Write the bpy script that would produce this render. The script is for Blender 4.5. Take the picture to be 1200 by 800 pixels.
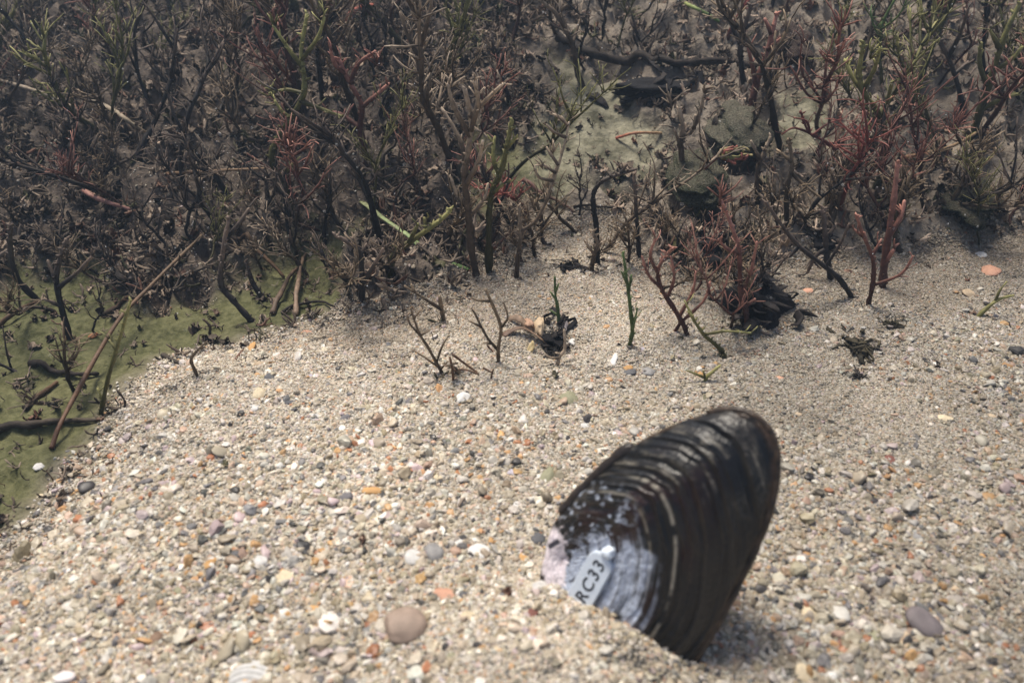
import bpy, bmesh, math, random
import numpy as np
from mathutils import Vector, Matrix
from mathutils.bvhtree import BVHTree

# ------------------------------------------------------------------ scene, camera, light
for o in list(bpy.data.objects):
    bpy.data.objects.remove(o)
S = bpy.context.scene
COL = S.collection
S.unit_settings.system = 'METRIC'
S.unit_settings.scale_length = 0.1            # one unit is a decimetre: the mussel is about 7 cm long

CAM_H, PITCH, FPX = 1.6, math.radians(35.0), 1000.0
cam_d = bpy.data.cameras.new('camera')
cam = bpy.data.objects.new('camera', cam_d)
COL.objects.link(cam)
cam.location = (0, 0, CAM_H)
cam.rotation_euler = (math.pi / 2 - PITCH, 0, 0)
cam_d.sensor_width = 36.0
cam_d.lens = 36.0 * FPX / 1200.0
cam_d.clip_start = 0.02
cam_d.clip_end = 400.0
cam_d.dof.use_dof = True
cam_d.dof.focus_distance = 3.1
cam_d.dof.aperture_fstop = 1.7
S.camera = cam

SUN_EL, SUN_AZ = math.radians(68), math.radians(-35)   # azimuth from +Y, negative = to the left
world = bpy.data.worlds.new('World')
S.world = world
world.use_nodes = True
wn = world.node_tree
wn.nodes.clear()
wo = wn.nodes.new('ShaderNodeOutputWorld')
wb = wn.nodes.new('ShaderNodeBackground')
ws = wn.nodes.new('ShaderNodeTexSky')
ws.sky_type = 'NISHITA'
ws.sun_disc = False
ws.sun_elevation = SUN_EL
ws.sun_rotation = SUN_AZ
ws.air_density = 1.0
ws.dust_density = 4.0
wb.inputs['Strength'].default_value = 0.08
wn.links.new(ws.outputs[0], wb.inputs[0])
wn.links.new(wb.outputs[0], wo.inputs[0])
sun_d = bpy.data.lights.new('sun', 'SUN')
sun_d.energy = 3.0
sun_d.angle = math.radians(18)
sun_d.color = (1.0, 0.93, 0.82)
sun = bpy.data.objects.new('sun', sun_d)
COL.objects.link(sun)
sun.location = (-3, 4, 8)
sd = Vector((math.sin(SUN_AZ) * math.cos(SUN_EL), math.cos(SUN_AZ) * math.cos(SUN_EL), math.sin(SUN_EL)))
sun.rotation_euler = (-sd).to_track_quat('-Z', 'Y').to_euler()
S.view_settings.view_transform = 'Standard'
S.view_settings.look = 'None'
S.view_settings.exposure = 0.58
S.view_settings.gamma = 1.0
S.view_settings.use_curve_mapping = False
HAZE_DENSITY = 0.012

RNG = random.Random(7)
NR = np.random.default_rng(11)

# ------------------------------------------------------------------ helpers
CP, SP = math.cos(PITCH), math.sin(PITCH)


def ray(px, py):
    a, b = (px - 600.0) / FPX, (400.0 - py) / FPX
    return Vector((a, CP + b * SP, -SP + b * CP))


def flat(px, py):
    r = ray(px, py)
    t = CAM_H / max(0.02, -r.z)
    return (r.x * t, r.y * t)


def project(x, y, z):
    dx, dy, dz = x, y, z - CAM_H
    d = dy * CP - dz * SP
    u = dy * SP + dz * CP
    d = np.maximum(d, 1e-3)
    return 600 + FPX * dx / d, 400 - FPX * u / d, d


def h2(ix, iy, seed):
    n = (ix.astype(np.int64) * 374761393 + iy.astype(np.int64) * 668265263 + seed * 1442695041) & 0xFFFFFFFF
    n = ((n ^ (n >> 13)) * 1274126177) & 0xFFFFFFFF
    n = ((n ^ (n >> 16)) * 2246822519) & 0xFFFFFFFF
    return ((n ^ (n >> 15)) & 0xFFFFFF) / float(0xFFFFFF)


def vnoise(x, y, seed=0):
    x = np.asarray(x, float); y = np.asarray(y, float)
    ix, iy = np.floor(x), np.floor(y)
    fx, fy = x - ix, y - iy
    fx = fx * fx * (3 - 2 * fx); fy = fy * fy * (3 - 2 * fy)
    a = h2(ix, iy, seed); b = h2(ix + 1, iy, seed); c = h2(ix, iy + 1, seed); d = h2(ix + 1, iy + 1, seed)
    return (a + (b - a) * fx) * (1 - fy) + (c + (d - c) * fx) * fy


def fbm(x, y, seed=0, octv=3):
    s = 0; a = 0.5; f = 1.0; n = 0
    for k in range(octv):
        s = s + a * vnoise(np.asarray(x) * f, np.asarray(y) * f, seed + k * 17); n += a
        a *= 0.5; f *= 2.03
    return s / n


def sstep(a, b, v):
    t = np.clip((np.asarray(v, float) - a) / (b - a), 0, 1)
    return t * t * (3 - 2 * t)


def poly_sdf(poly, x, y):
    """positive inside"""
    x = np.asarray(x, float); y = np.asarray(y, float)
    d = np.full(x.shape, 1e9); inside = np.zeros(x.shape, bool)
    n = len(poly)
    for i in range(n):
        x0, y0 = poly[i]; x1, y1 = poly[(i + 1) % n]
        ex, ey = x1 - x0, y1 - y0
        t = np.clip(((x - x0) * ex + (y - y0) * ey) / (ex * ex + ey * ey), 0, 1)
        d = np.minimum(d, (x - x0 - t * ex) ** 2 + (y - y0 - t * ey) ** 2)
        c = ((y0 > y) != (y1 > y)) & (x < (x1 - x0) * (y - y0) / ((y1 - y0) if y1 != y0 else 1e-9) + x0)
        inside ^= c
    d = np.sqrt(d)
    return np.where(inside, d, -d)


# ------------------------------------------------------------------ the bed of the stream
SAND_PX = [(-500, 1000), (-260, 800), (-60, 635), (-12, 578), (42, 532), (96, 478), (124, 426), (180, 388), (245, 368),
           (328, 360), (400, 354), (470, 350), (540, 322), (600, 292), (660, 262), (720, 262), (780, 300),
           (860, 312), (950, 290), (1060, 284), (1200, 268), (1500, 250)]
SAND = [flat(*p) for p in SAND_PX] + [(4.5, 3.2), (4.5, 0.1), (-1.6, 0.1)]
ALGAE_PX = [
    [(-260, 620), (-60, 300), (30, 265), (110, 290), (170, 330), (260, 300), (350, 235), (420, 250), (435, 345), (390, 400), (270, 430), (190, 480), (110, 590), (-60, 760)],
    [(655, 150), (760, 165), (775, 215), (735, 255), (650, 248), (610, 232), (622, 200)],
    [(560, 205), (640, 215), (650, 258), (575, 262)],
    [(1120, 105), (1210, 100), (1230, 140), (1150, 150)],
    [(0, 150), (30, 155), (30, 190), (-20, 195)],
    [(900, 175), (945, 180), (940, 235), (895, 225)],
]
ALGAE = [[flat(*p) for p in q] for q in ALGAE_PX]


def masks(x, y):
    x = np.asarray(x, float); y = np.asarray(y, float)
    wob = (fbm(x * 6, y * 6, 5) - 0.5) * 0.16
    sand = poly_sdf(SAND, x, y) + wob
    al = np.full(x.shape, -9.0)
    for q in ALGAE:
        al = np.maximum(al, poly_sdf(q, x, y))
    al = al + (fbm(x * 5, y * 5, 31) - 0.5) * 0.5
    return sand, al


BUMP = flat(640, 800)
PITC = flat(648, 402)
PITM = flat(830, 800)
RIM0, RIM1 = flat(650, 715), flat(765, 800)


def ground(x, y, full=False):
    x = np.asarray(x, float); y = np.asarray(y, float)
    sand, al = masks(x, y)
    left = sstep(-0.1, -1.1, x)
    z = (0.03 + 0.13 * left) * sstep(-0.06, 0.45, sand) - 0.03 - 0.13 * left
    z = z + 0.28 * np.clip(y - 2.9, 0, 3.8) * sstep(2.7, 3.6, y)
    z = z + 0.045 * (fbm(x * 1.3, y * 1.3, 3) - 0.5)
    z = z + 0.016 * (fbm(x * 7, y * 7, 9) - 0.5)
    z = z + 0.10 * np.exp(-(((x - BUMP[0]) / 0.33) ** 2 + ((y - BUMP[1]) / 0.2) ** 2))
    z = z - 0.07 * np.exp(-(((x - PITC[0]) / 0.09) ** 2 + ((y - PITC[1]) / 0.08) ** 2))
    z = z - 0.05 * np.exp(-(((x - PITM[0]) / 0.14) ** 2 + ((y - PITM[1]) / 0.12) ** 2))
    tq = np.clip(((x - RIM0[0]) * (RIM1[0] - RIM0[0]) + (y - RIM0[1]) * (RIM1[1] - RIM0[1])) / ((RIM1[0] - RIM0[0]) ** 2 + (RIM1[1] - RIM0[1]) ** 2), 0, 1)
    dq = np.hypot(x - RIM0[0] - tq * (RIM1[0] - RIM0[0]), y - RIM0[1] - tq * (RIM1[1] - RIM0[1]))
    z = z + 0.022 * np.exp(-(dq / 0.05) ** 2) * (0.5 + fbm(x * 20, y * 20, 64))
    mud = 1 - sstep(-0.12, 0.12, sand)
    am = sstep(-0.02, 0.12, al) * mud
    rough = mud * (1 - 0.85 * am)
    near = sstep(9, 5, y) * sstep(8, 4, np.abs(x))
    z = z + rough * near * (0.16 * (fbm(x * 3.2, y * 3.2, 21, 3) - 0.5) + 0.11 * (1 - np.abs(2 * fbm(x * 9, y * 9, 23, 2) - 1) * 1.6))
    z = z + near * am * (0.030 * (fbm(x * 8, y * 8, 51, 3) - 0.5) - 0.02 * sstep(0.66, 0.74, fbm(x * 12, y * 12, 53, 2)))
    z = z + near * mud * 0.02 * (fbm(x * 16, y * 16, 41, 2) - 0.5)
    if full:
        return z, sand, al, mud, am
    return z


def at(px, py, lift=0.0):
    r = ray(px, py)
    ts = np.linspace(0.6, 14, 1200)
    zz = CAM_H + ts * r.z - ground(ts * r.x, ts * r.y)
    k = np.argmax(zz < 0)
    if k == 0:
        t = ts[-1] if zz[0] > 0 else ts[0]
    else:
        a, b = ts[k - 1], ts[k]
        tt = np.linspace(a, b, 40)
        z2 = CAM_H + tt * r.z - ground(tt * r.x, tt * r.y)
        t = tt[max(0, np.argmax(z2 < 0))]
    return Vector((t * r.x, t * r.y, CAM_H + t * r.z + lift))


def gz(x, y):
    return float(ground(np.array([x]), np.array([y]))[0])


# ------------------------------------------------------------------ materials
def new_mat(name):
    m = bpy.data.materials.new(name)
    m.use_nodes = True
    nt = m.node_tree
    return m, nt, nt.nodes['Principled BSDF']


def N(nt, typ, **kw):
    n = nt.nodes.new(typ)
    for k, v in kw.items():
        setattr(n, k, v)
    return n


def mixc(nt, fac, a, b, blend='MIX'):
    n = N(nt, 'ShaderNodeMix', data_type='RGBA', blend_type=blend)
    for sock, v in ((n.inputs[0], fac), (n.inputs[6], a), (n.inputs[7], b)):
        if hasattr(v, 'is_linked') or hasattr(v, 'links'):
            nt.links.new(v, sock)
        elif isinstance(v, (int, float)):
            sock.default_value = v
        else:
            sock.default_value = (*v, 1)
    return n.outputs[2]


def ramp(nt, src, stops):
    r = N(nt, 'ShaderNodeValToRGB')
    while len(r.color_ramp.elements) < len(stops):
        r.color_ramp.elements.new(0.5)
    for e, (p, c) in zip(r.color_ramp.elements, stops):
        e.position = p
        e.color = (*c, 1) if len(c) == 3 else c
    nt.links.new(src, r.inputs[0])
    return r.outputs[0]


def noise(nt, scale, detail=3, vec=None, rough=0.6):
    n = N(nt, 'ShaderNodeTexNoise')
    n.inputs['Scale'].default_value = scale
    n.inputs['Detail'].default_value = detail
    n.inputs['Roughness'].default_value = rough
    if vec is not None:
        nt.links.new(vec, n.inputs['Vector'])
    return n


def bump(nt, b, src, strength, dist):
    n = N(nt, 'ShaderNodeBump')
    n.inputs['Strength'].default_value = strength
    n.inputs['Distance'].default_value = dist
    nt.links.new(src, n.inputs['Height'])
    nt.links.new(n.outputs[0], b.inputs['Normal'])


# bed: sand, silt and algal film chosen by what lies there
M_BED, nt, b = new_mat('stream_bed')
geo = N(nt, 'ShaderNodeNewGeometry')
at_s = N(nt, 'ShaderNodeAttribute', attribute_name='sand')
at_a = N(nt, 'ShaderNodeAttribute', attribute_name='algae')
n1 = noise(nt, 9, 5, geo.outputs['Position'])
n2 = noise(nt, 38, 4, geo.outputs['Position'])
n3 = noise(nt, 3.0, 3, geo.outputs['Position'])
silt = ramp(nt, n1.outputs['Fac'], [(0.3, (0.025, 0.020, 0.018)), (0.5, (0.11, 0.086, 0.07)), (0.7, (0.21, 0.168, 0.135))])
silt = mixc(nt, 0.5, silt, ramp(nt, n2.outputs['Fac'], [(0.35, (0.02, 0.016, 0.013)), (0.65, (0.17, 0.135, 0.105))]))
at_p = N(nt, 'ShaderNodeAttribute', attribute_name='pale')  # paler ground on the right; shade of the left thicket painted into the colour
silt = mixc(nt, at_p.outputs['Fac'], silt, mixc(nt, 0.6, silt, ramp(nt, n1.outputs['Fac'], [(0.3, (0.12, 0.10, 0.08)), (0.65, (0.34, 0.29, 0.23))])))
film = ramp(nt, n3.outputs['Fac'], [(0.35, (0.085, 0.092, 0.032)), (0.65, (0.155, 0.152, 0.062))])
film = mixc(nt, 0.5, film, ramp(nt, n2.outputs['Fac'], [(0.38, (0.028, 0.029, 0.014)), (0.6, (0.135, 0.128, 0.070))]))
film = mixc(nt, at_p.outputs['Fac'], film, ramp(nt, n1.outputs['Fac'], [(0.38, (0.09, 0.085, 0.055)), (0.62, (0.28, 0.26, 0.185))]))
vor = N(nt, 'ShaderNodeTexVoronoi')
vor.inputs['Scale'].default_value = 75
nt.links.new(geo.outputs['Position'], vor.inputs['Vector'])
sandc = ramp(nt, vor.outputs['Color'], [(0.0, (0.10, 0.08, 0.06)), (0.4, (0.30, 0.25, 0.19)), (1.0, (0.5, 0.44, 0.36))])
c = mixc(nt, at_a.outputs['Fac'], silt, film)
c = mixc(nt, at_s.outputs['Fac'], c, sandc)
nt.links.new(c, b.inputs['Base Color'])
b.inputs['Roughness'].default_value = 0.85
b.inputs['Specular IOR Level'].default_value = 0.2
bump(nt, b, n2.outputs['Fac'], 0.6, 0.03)


def attr_mat(name, instancer=False, rough=0.55, spec=0.3, var=0.35, nscale=40, silted=0.0, bstr=0.3, bdist=0.004, spots=0.35):
    m, nt, b = new_mat(name)
    a = N(nt, 'ShaderNodeAttribute', attribute_name='tint')
    if instancer:
        a.attribute_type = 'INSTANCER'
    tc = N(nt, 'ShaderNodeTexCoord')
    oi = N(nt, 'ShaderNodeObjectInfo')
    ns = noise(nt, nscale, 3, tc.outputs['Object'])
    mr = N(nt, 'ShaderNodeMapRange')
    mr.inputs[1].default_value = 0.3; mr.inputs[2].default_value = 0.7
    mr.inputs[3].default_value = 1 - spots; mr.inputs[4].default_value = 1 + spots
    nt.links.new(ns.outputs['Fac'], mr.inputs[0])
    mr2 = N(nt, 'ShaderNodeMapRange')
    mr2.inputs[3].default_value = 1 - var; mr2.inputs[4].default_value = 1 + var
    nt.links.new(oi.outputs['Random'], mr2.inputs[0])
    mu = N(nt, 'ShaderNodeMath', operation='MULTIPLY')
    nt.links.new(mr.outputs[0], mu.inputs[0]); nt.links.new(mr2.outputs[0], mu.inputs[1])
    vm = N(nt, 'ShaderNodeVectorMath', operation='SCALE')
    nt.links.new(a.outputs['Color'], vm.inputs[0]); nt.links.new(mu.outputs[0], vm.inputs['Scale'])
    col = vm.outputs[0]
    if silted:
        g = N(nt, 'ShaderNodeNewGeometry')
        n4 = noise(nt, 30, 3, g.outputs['Position'])
        sx = N(nt, 'ShaderNodeSeparateXYZ')
        nt.links.new(g.outputs['Normal'], sx.inputs[0])
        m3 = N(nt, 'ShaderNodeMath', operation='MULTIPLY')
        nt.links.new(sx.outputs['Z'], m3.inputs[0]); nt.links.new(n4.outputs['Fac'], m3.inputs[1])
        m4 = N(nt, 'ShaderNodeMapRange')
        m4.inputs[1].default_value = 0.22; m4.inputs[2].default_value = 0.55
        m4.inputs[3].default_value = 0; m4.inputs[4].default_value = silted
        nt.links.new(m3.outputs[0], m4.inputs[0])
        col = mixc(nt, m4.outputs[0], col, (0.24, 0.195, 0.15))
    nt.links.new(col, b.inputs['Base Color'])
    b.inputs['Roughness'].default_value = rough
    b.inputs['Specular IOR Level'].default_value = spec
    if bstr:
        bump(nt, b, ns.outputs['Fac'], bstr, bdist)
    return m


M_GRAIN = attr_mat('sand_grain', True, 0.45, 0.4, 0.12, 1.5, 0, 0.0, 0, 0.18)
M_FINE, nt, b = new_mat('fine_sand')
fa = N(nt, 'ShaderNodeAttribute', attribute_name='tint')
fb = N(nt, 'ShaderNodeAttribute', attribute_name='tone', attribute_type='INSTANCER')
nt.links.new(mixc(nt, 1.0, fa.outputs['Color'], fb.outputs['Color'], 'MULTIPLY'), b.inputs['Base Color'])
b.inputs['Roughness'].default_value = 0.6
b.inputs['Specular IOR Level'].default_value = 0.3
M_DEBRIS = attr_mat('plant_debris', True, 0.8, 0.15, 0.45, 3.0, 0.38, 0.0)
M_PLANT = attr_mat('plant_tissue', False, 0.6, 0.2, 0.35, 45, 0.22, 0.5, 0.004, 0.4)
M_STONE = attr_mat('pebble_stone', False, 0.55, 0.3, 0.12, 30, 0.0, 0.3, 0.004, 0.22)
M_MOSSY = attr_mat('algae_coated_stone', False, 0.9, 0.1, 0.1, 16, 0.3, 1.0, 0.03, 0.75)
M_SHELL = attr_mat('mussel_shell', False, 0.34, 0.42, 0.0, 70, 0.0, 0.6, 0.006, 0.3)
M_LITTER = attr_mat('rotting_leaf', False, 0.75, 0.2, 0.2, 30, 0.0, 0.6, 0.01, 0.5)
M_TAG, nt, b = new_mat('white_plastic_tag')
b.inputs['Base Color'].default_value = (0.74, 0.78, 0.82, 1)
b.inputs['Roughness'].default_value = 0.35
ns = noise(nt, 30, 3)
nt.links.new(ramp(nt, ns.outputs['Fac'], [(0.35, (0.62, 0.70, 0.79)), (0.6, (0.74, 0.80, 0.87))]), b.inputs['Base Color'])
M_INK, nt, b = new_mat('dark_print')
b.inputs['Base Color'].default_value = (0.03, 0.035, 0.045, 1)
b.inputs['Roughness'].default_value = 0.5
M_SPECK, nt, b = new_mat('pale_particle')
b.inputs['Base Color'].default_value = (0.8, 0.8, 0.8, 1)


# ------------------------------------------------------------------ mesh building
class MB:
    def __init__(self):
        self.v, self.f, self.c = [], [], []

    def tube(self, path, radii, cols, sides=6, cap=True, flatten=1.0, knob=0.0, rng=None):
        n = len(path)
        path = [Vector(p) for p in path]
        base = len(self.v)
        t0 = (path[1] - path[0]).normalized()
        ref = Vector((0, 0, 1)) if abs(t0.z) < 0.8 else Vector((1, 0, 0))
        u = t0.cross(ref).normalized()
        for i in range(n):
            t = (path[min(i + 1, n - 1)] - path[max(i - 1, 0)])
            if t.length < 1e-9:
                t = t0
            t.normalize()
            u = (u - t * u.dot(t))
            if u.length < 1e-6:
                u = t.orthogonal()
            u.normalize()
            w = t.cross(u)
            k = radii[i]
            for j in range(sides):
                a = 2 * math.pi * j / sides
                kk = k * (1 + (knob * (rng.random() - 0.4) if knob else 0))
                self.v.append(path[i] + u * (math.cos(a) * kk) + w * (math.sin(a) * kk * flatten))
                self.c.append(cols[i])
        for i in range(n - 1):
            for j in range(sides):
                a = base + i * sides + j; b2 = base + i * sides + (j + 1) % sides
                self.f.append((a, b2, b2 + sides, a + sides))
        if cap:
            tip = len(self.v)
            e = (path[-1] - path[-2]).normalized()
            self.v.append(path[-1] + e * radii[-1] * 0.8); self.c.append(cols[-1])
            o = base + (n - 1) * sides
            for j in range(sides):
                self.f.append((o + j, o + (j + 1) % sides, tip))
            self.f.append(tuple(base + j for j in reversed(range(sides))))

    def mesh(self, name, mat, origin=Vector((0, 0, 0)), smooth=True):
        me = bpy.data.meshes.new(name)
        me.from_pydata([tuple(Vector(p) - origin) for p in self.v], [], self.f)
        a = me.attributes.new('tint', 'FLOAT_COLOR', 'POINT')
        a.data.foreach_set('color', np.array([(*c[:3], 1.0) for c in self.c], np.float32).ravel())
        if smooth:
            me.polygons.foreach_set('use_smooth', [True] * len(me.polygons))
        me.materials.append(mat)
        me.update()
        return me


def link(name, me, parent=None, loc=None):
    o = bpy.data.objects.new(name, me)
    COL.objects.link(o)
    if parent is not None:
        o.parent = parent
    if loc is not None:
        o.location = loc
    return o


def tag(o, label=None, cat=None, group=None, kind=None):
    if label: o['label'] = label
    if cat: o['category'] = cat
    if group: o['group'] = group
    if kind: o['kind'] = kind
    return o


def empty(name, loc):
    o = bpy.data.objects.new(name, None)
    COL.objects.link(o)
    o.location = loc
    o.empty_display_size = 0.05
    return o


def mixv(a, b, t):
    return tuple(a[i] + (b[i] - a[i]) * t for i in range(3))


def resample(pts, n):
    """Catmull-Rom through the points"""
    P = [Vector(p) for p in pts]
    if len(P) == 2:
        return [P[0].lerp(P[1], i / (n - 1)) for i in range(n)]
    out = []
    m = len(P) - 1
    for i in range(n):
        s = i / (n - 1) * m
        k = min(int(s), m - 1); t = s - k
        p0 = P[max(k - 1, 0)]; p1 = P[k]; p2 = P[k + 1]; p3 = P[min(k + 2, m)]
        out.append(0.5 * ((2 * p1) + (p2 - p0) * t + (2 * p0 - 5 * p1 + 4 * p2 - p3) * t * t + (3 * p1 - p0 - 3 * p2 + p3) * t ** 3))
    return out


ORD = ['leftmost', 'second from left', 'third from left', 'fourth from left', 'fifth from left', 'sixth from left',
       'seventh from left', 'eighth from left', 'ninth from left', 'tenth from left', 'eleventh from left', 'twelfth from left']
PENDING = []     # (object, label stem, photo x) : told apart at the end


def settle_labels():
    groups = {}
    for o, lab, x in PENDING:
        groups.setdefault(lab, []).append((x, o))
    for lab, lst in groups.items():
        lst.sort(key=lambda q: q[0])
        for i, (x, o) in enumerate(lst):
            if len(lst) == 1:
                o['label'] = lab
            elif i == len(lst) - 1:
                o['label'] = lab + ', rightmost'
            else:
                o['label'] = lab + ', ' + (ORD[i] if i < len(ORD) else 'number %d from left' % (i + 1))


# ------------------------------------------------------------------ ground sheet
def axis(lo, hi, step, far):
    a = list(np.arange(lo, hi + step / 2, step))
    s = step; v = a[-1]; up = []
    while v < far:
        s *= 1.25; v += s; up.append(v)
    s = step; v = a[0]; dn = []
    while v > -far:
        s *= 1.25; v -= s; dn.append(v)
    return np.array(dn[::-1] + a + up)


gx = axis(-3.6, 3.6, 0.022, 45); gy = axis(0.35, 6.6, 0.022, 45)
X, Y = np.meshgrid(gx, gy)
Z, sandm, alm, mudm, amm = ground(X.ravel(), Y.ravel(), True)
nv = X.size
me = bpy.data.meshes.new('stream_bed')
w_ = len(gx); h_ = len(gy)
idx = np.arange(nv).reshape(h_, w_)
quads = np.stack([idx[:-1, :-1], idx[:-1, 1:], idx[1:, 1:], idx[1:, :-1]], -1).reshape(-1, 4)
me.vertices.add(nv)
me.vertices.foreach_set('co', np.stack([X.ravel(), Y.ravel(), Z], -1).astype(np.float32).ravel())
me.loops.add(quads.size); me.polygons.add(len(quads))
me.loops.foreach_set('vertex_index', quads.ravel().astype(np.int32))
me.polygons.foreach_set('loop_start', np.arange(0, quads.size, 4, dtype=np.int32))
me.polygons.foreach_set('use_smooth', np.ones(len(quads), bool))
me.update(calc_edges=True)
for nm, arr in (('sand', 1 - mudm), ('algae', amm), ('pale', sstep(-0.1, 0.3, X.ravel()))):  # the left-to-right ramp carries the painted shade of the left side
    a = me.attributes.new(nm, 'FLOAT', 'POINT')
    a.data.foreach_set('value', arr.astype(np.float32))
me.materials.append(M_BED)
tag(link('stream_bed', me), 'stream bed of pale sand, brown silt and green algal film', 'stream bed', kind='structure')


# ------------------------------------------------------------------ scattered stuff by geometry nodes
def proto_collection(name, meshes):
    c = bpy.data.collections.new(name)
    for i, m in enumerate(meshes):
        o = bpy.data.objects.new('%s_%02d' % (name, i), m)
        c.objects.link(o)
    return c


def scatter(name, pos, scl, rot, pick, colr, protos, cname='tint'):
    n = len(pos)
    me = bpy.data.meshes.new(name)
    me.vertices.add(n)
    me.vertices.foreach_set('co', pos.astype(np.float32).ravel())
    for nm, arr, typ, key in (('scl', scl, 'FLOAT_VECTOR', 'vector'), ('rot', rot, 'FLOAT_VECTOR', 'vector')):
        a = me.attributes.new(nm, typ, 'POINT'); a.data.foreach_set(key, arr.astype(np.float32).ravel())
    a = me.attributes.new('pick', 'INT', 'POINT'); a.data.foreach_set('value', pick.astype(np.int32))
    a = me.attributes.new(cname, 'FLOAT_COLOR', 'POINT')
    a.data.foreach_set('color', np.concatenate([colr, np.ones((n, 1))], 1).astype(np.float32).ravel())
    me.update()
    o = link(name, me)
    g = bpy.data.node_groups.new(name + '_scatter', 'GeometryNodeTree')
    g.interface.new_socket('Geometry', in_out='INPUT', socket_type='NodeSocketGeometry')
    g.interface.new_socket('Geometry', in_out='OUTPUT', socket_type='NodeSocketGeometry')
    gi = g.nodes.new('NodeGroupInput'); go = g.nodes.new('NodeGroupOutput')
    iop = g.nodes.new('GeometryNodeInstanceOnPoints')
    ci = g.nodes.new('GeometryNodeCollectionInfo')
    ci.inputs['Collection'].default_value = protos
    ci.inputs['Separate Children'].default_value = True
    ci.inputs['Reset Children'].default_value = True

    def na(nm, typ):
        q = g.nodes.new('GeometryNodeInputNamedAttribute'); q.data_type = typ; q.inputs[0].default_value = nm
        return q.outputs[0]
    e2r = g.nodes.new('FunctionNodeEulerToRotation')
    L = g.links.new
    L(gi.outputs[0], iop.inputs['Points']); L(ci.outputs[0], iop.inputs['Instance'])
    iop.inputs['Pick Instance'].default_value = True
    L(na('pick', 'INT'), iop.inputs['Instance Index'])
    L(na('rot', 'FLOAT_VECTOR'), e2r.inputs[0]); L(e2r.outputs[0], iop.inputs['Rotation'])
    L(na('scl', 'FLOAT_VECTOR'), iop.inputs['Scale'])
    L(iop.outputs[0], go.inputs[0])
    md = o.modifiers.new('scatter', 'NODES'); md.node_group = g
    return o


def stone_mesh(name, rng, sub, mat, cuts=6, lump=0.25, tint=None, smooth=True, lo=0.5):
    bm = bmesh.new()
    bmesh.ops.create_icosphere(bm, subdivisions=sub, radius=1.0)
    planes = []
    for k in range(cuts):
        d = Vector((rng.gauss(0, 1), rng.gauss(0, 1), rng.gauss(0, 1))).normalized()
        planes.append((d, rng.uniform(lo, 0.88)))
    offs = Vector((rng.uniform(0, 50), rng.uniform(0, 50), rng.uniform(0, 50)))
    from mathutils import noise as mn
    for v in bm.verts:
        p = v.co.copy()
        for d, k in planes:
            q = p.dot(d)
            if q > k:
                p -= d * (q - k) * 0.85
        p *= 1 + lump * mn.noise(v.co * 1.4 + offs) + lump * 0.3 * mn.noise(v.co * 4 + offs)
        v.co = p
    me = bpy.data.meshes.new(name)
    bm.to_mesh(me); bm.free()
    if smooth:
        me.polygons.foreach_set('use_smooth', [True] * len(me.polygons))
    if tint is not None:
        a = me.attributes.new('tint', 'FLOAT_COLOR', 'POINT')
        cs = []
        for v in me.vertices:
            q = 1 + 0.25 * mn.noise(v.co * 2.5 + offs)
            cs += [tint[0] * q, tint[1] * q, tint[2] * q, 1]
        a.data.foreach_set('color', cs)
    me.materials.append(mat)
    return me


grain_protos = proto_collection('grain', [stone_mesh('grain', RNG, 2, M_GRAIN, RNG.choice([7, 10, 14]), RNG.uniform(0.2, 0.5), smooth=k % 3 == 0, lo=0.42) for k in range(14)])

PAL = np.array([
    (0.72, 0.68, 0.62), (0.62, 0.56, 0.47), (0.52, 0.45, 0.35), (0.45, 0.38, 0.29), (0.56, 0.52, 0.47),
    (0.40, 0.34, 0.26), (0.34, 0.28, 0.19), (0.50, 0.36, 0.27), (0.55, 0.33, 0.16), (0.42, 0.19, 0.10),
    (0.24, 0.22, 0.18), (0.20, 0.19, 0.19), (0.30, 0.26, 0.19), (0.10, 0.095, 0.09), (0.06, 0.055, 0.055), (0.50, 0.40, 0.40)])
PW = np.array([9, 14, 15, 13, 14, 9, 6, 6, 3.8, 1.6, 5, 6, 4, 3.2, 1.6, 4]); PW = PW / PW.sum()

ng = 720000
x = NR.uniform(-2.6, 3.0, ng); y = NR.uniform(0.75, 3.7, ng)
z, sand, al, mud, am = ground(x, y, True)
px, py, dd = project(x, y, z)
keep = (px > -230) & (px < 1430) & (py < 980) & (NR.uniform(0, 1, ng) < sstep(-0.05, 0.10, sand) + 0.05 * (1 - am))
x, y, z, sand, px, py = [q[keep] for q in (x, y, z, sand, px, py)]
n = len(x)
size = 0.0046 * np.exp(NR.normal(0, 0.38, n)) * (0.72 + 0.5 * sstep(2.9, 1.2, y)) * (0.62 + 0.76 * fbm(x * 2.6, y * 2.6, 77))
big = NR.uniform(0, 1, n) < 0.03
size = np.where(big, size * NR.uniform(1.4, 2.1, n), size)
scl = np.stack([size * NR.uniform(0.9, 1.35, n), size * NR.uniform(0.7, 1.1, n), size * NR.uniform(0.35, 0.75, n)], -1)
zz = z + 0.002 + size * NR.uniform(-0.4, 0.55, n)
rot = np.stack([NR.normal(0, 0.45, n), NR.normal(0, 0.45, n), NR.uniform(0, 6.28, n)], -1)
ci_ = NR.choice(len(PAL), n, p=PW)
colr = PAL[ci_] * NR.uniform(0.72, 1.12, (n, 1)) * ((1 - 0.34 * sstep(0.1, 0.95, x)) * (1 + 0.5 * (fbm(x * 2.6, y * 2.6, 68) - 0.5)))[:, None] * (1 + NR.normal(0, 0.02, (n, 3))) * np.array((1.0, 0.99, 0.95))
sil = sstep(0.55, 0.0, sand + 0.5 * (fbm(x * 5, y * 5, 66) - 0.5)) * sstep(-1.0, -0.5, x) * 0.75
colr = colr * (1 - sil[:, None]) + sil[:, None] * (0.35 * colr + 0.65 * np.array((0.15, 0.12, 0.09)))
colr = np.clip(colr, 0.02, 0.78)
o = scatter('sand_grain', np.stack([x, y, zz], -1), scl, rot, NR.integers(0, 14, n), colr, grain_protos)
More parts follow.
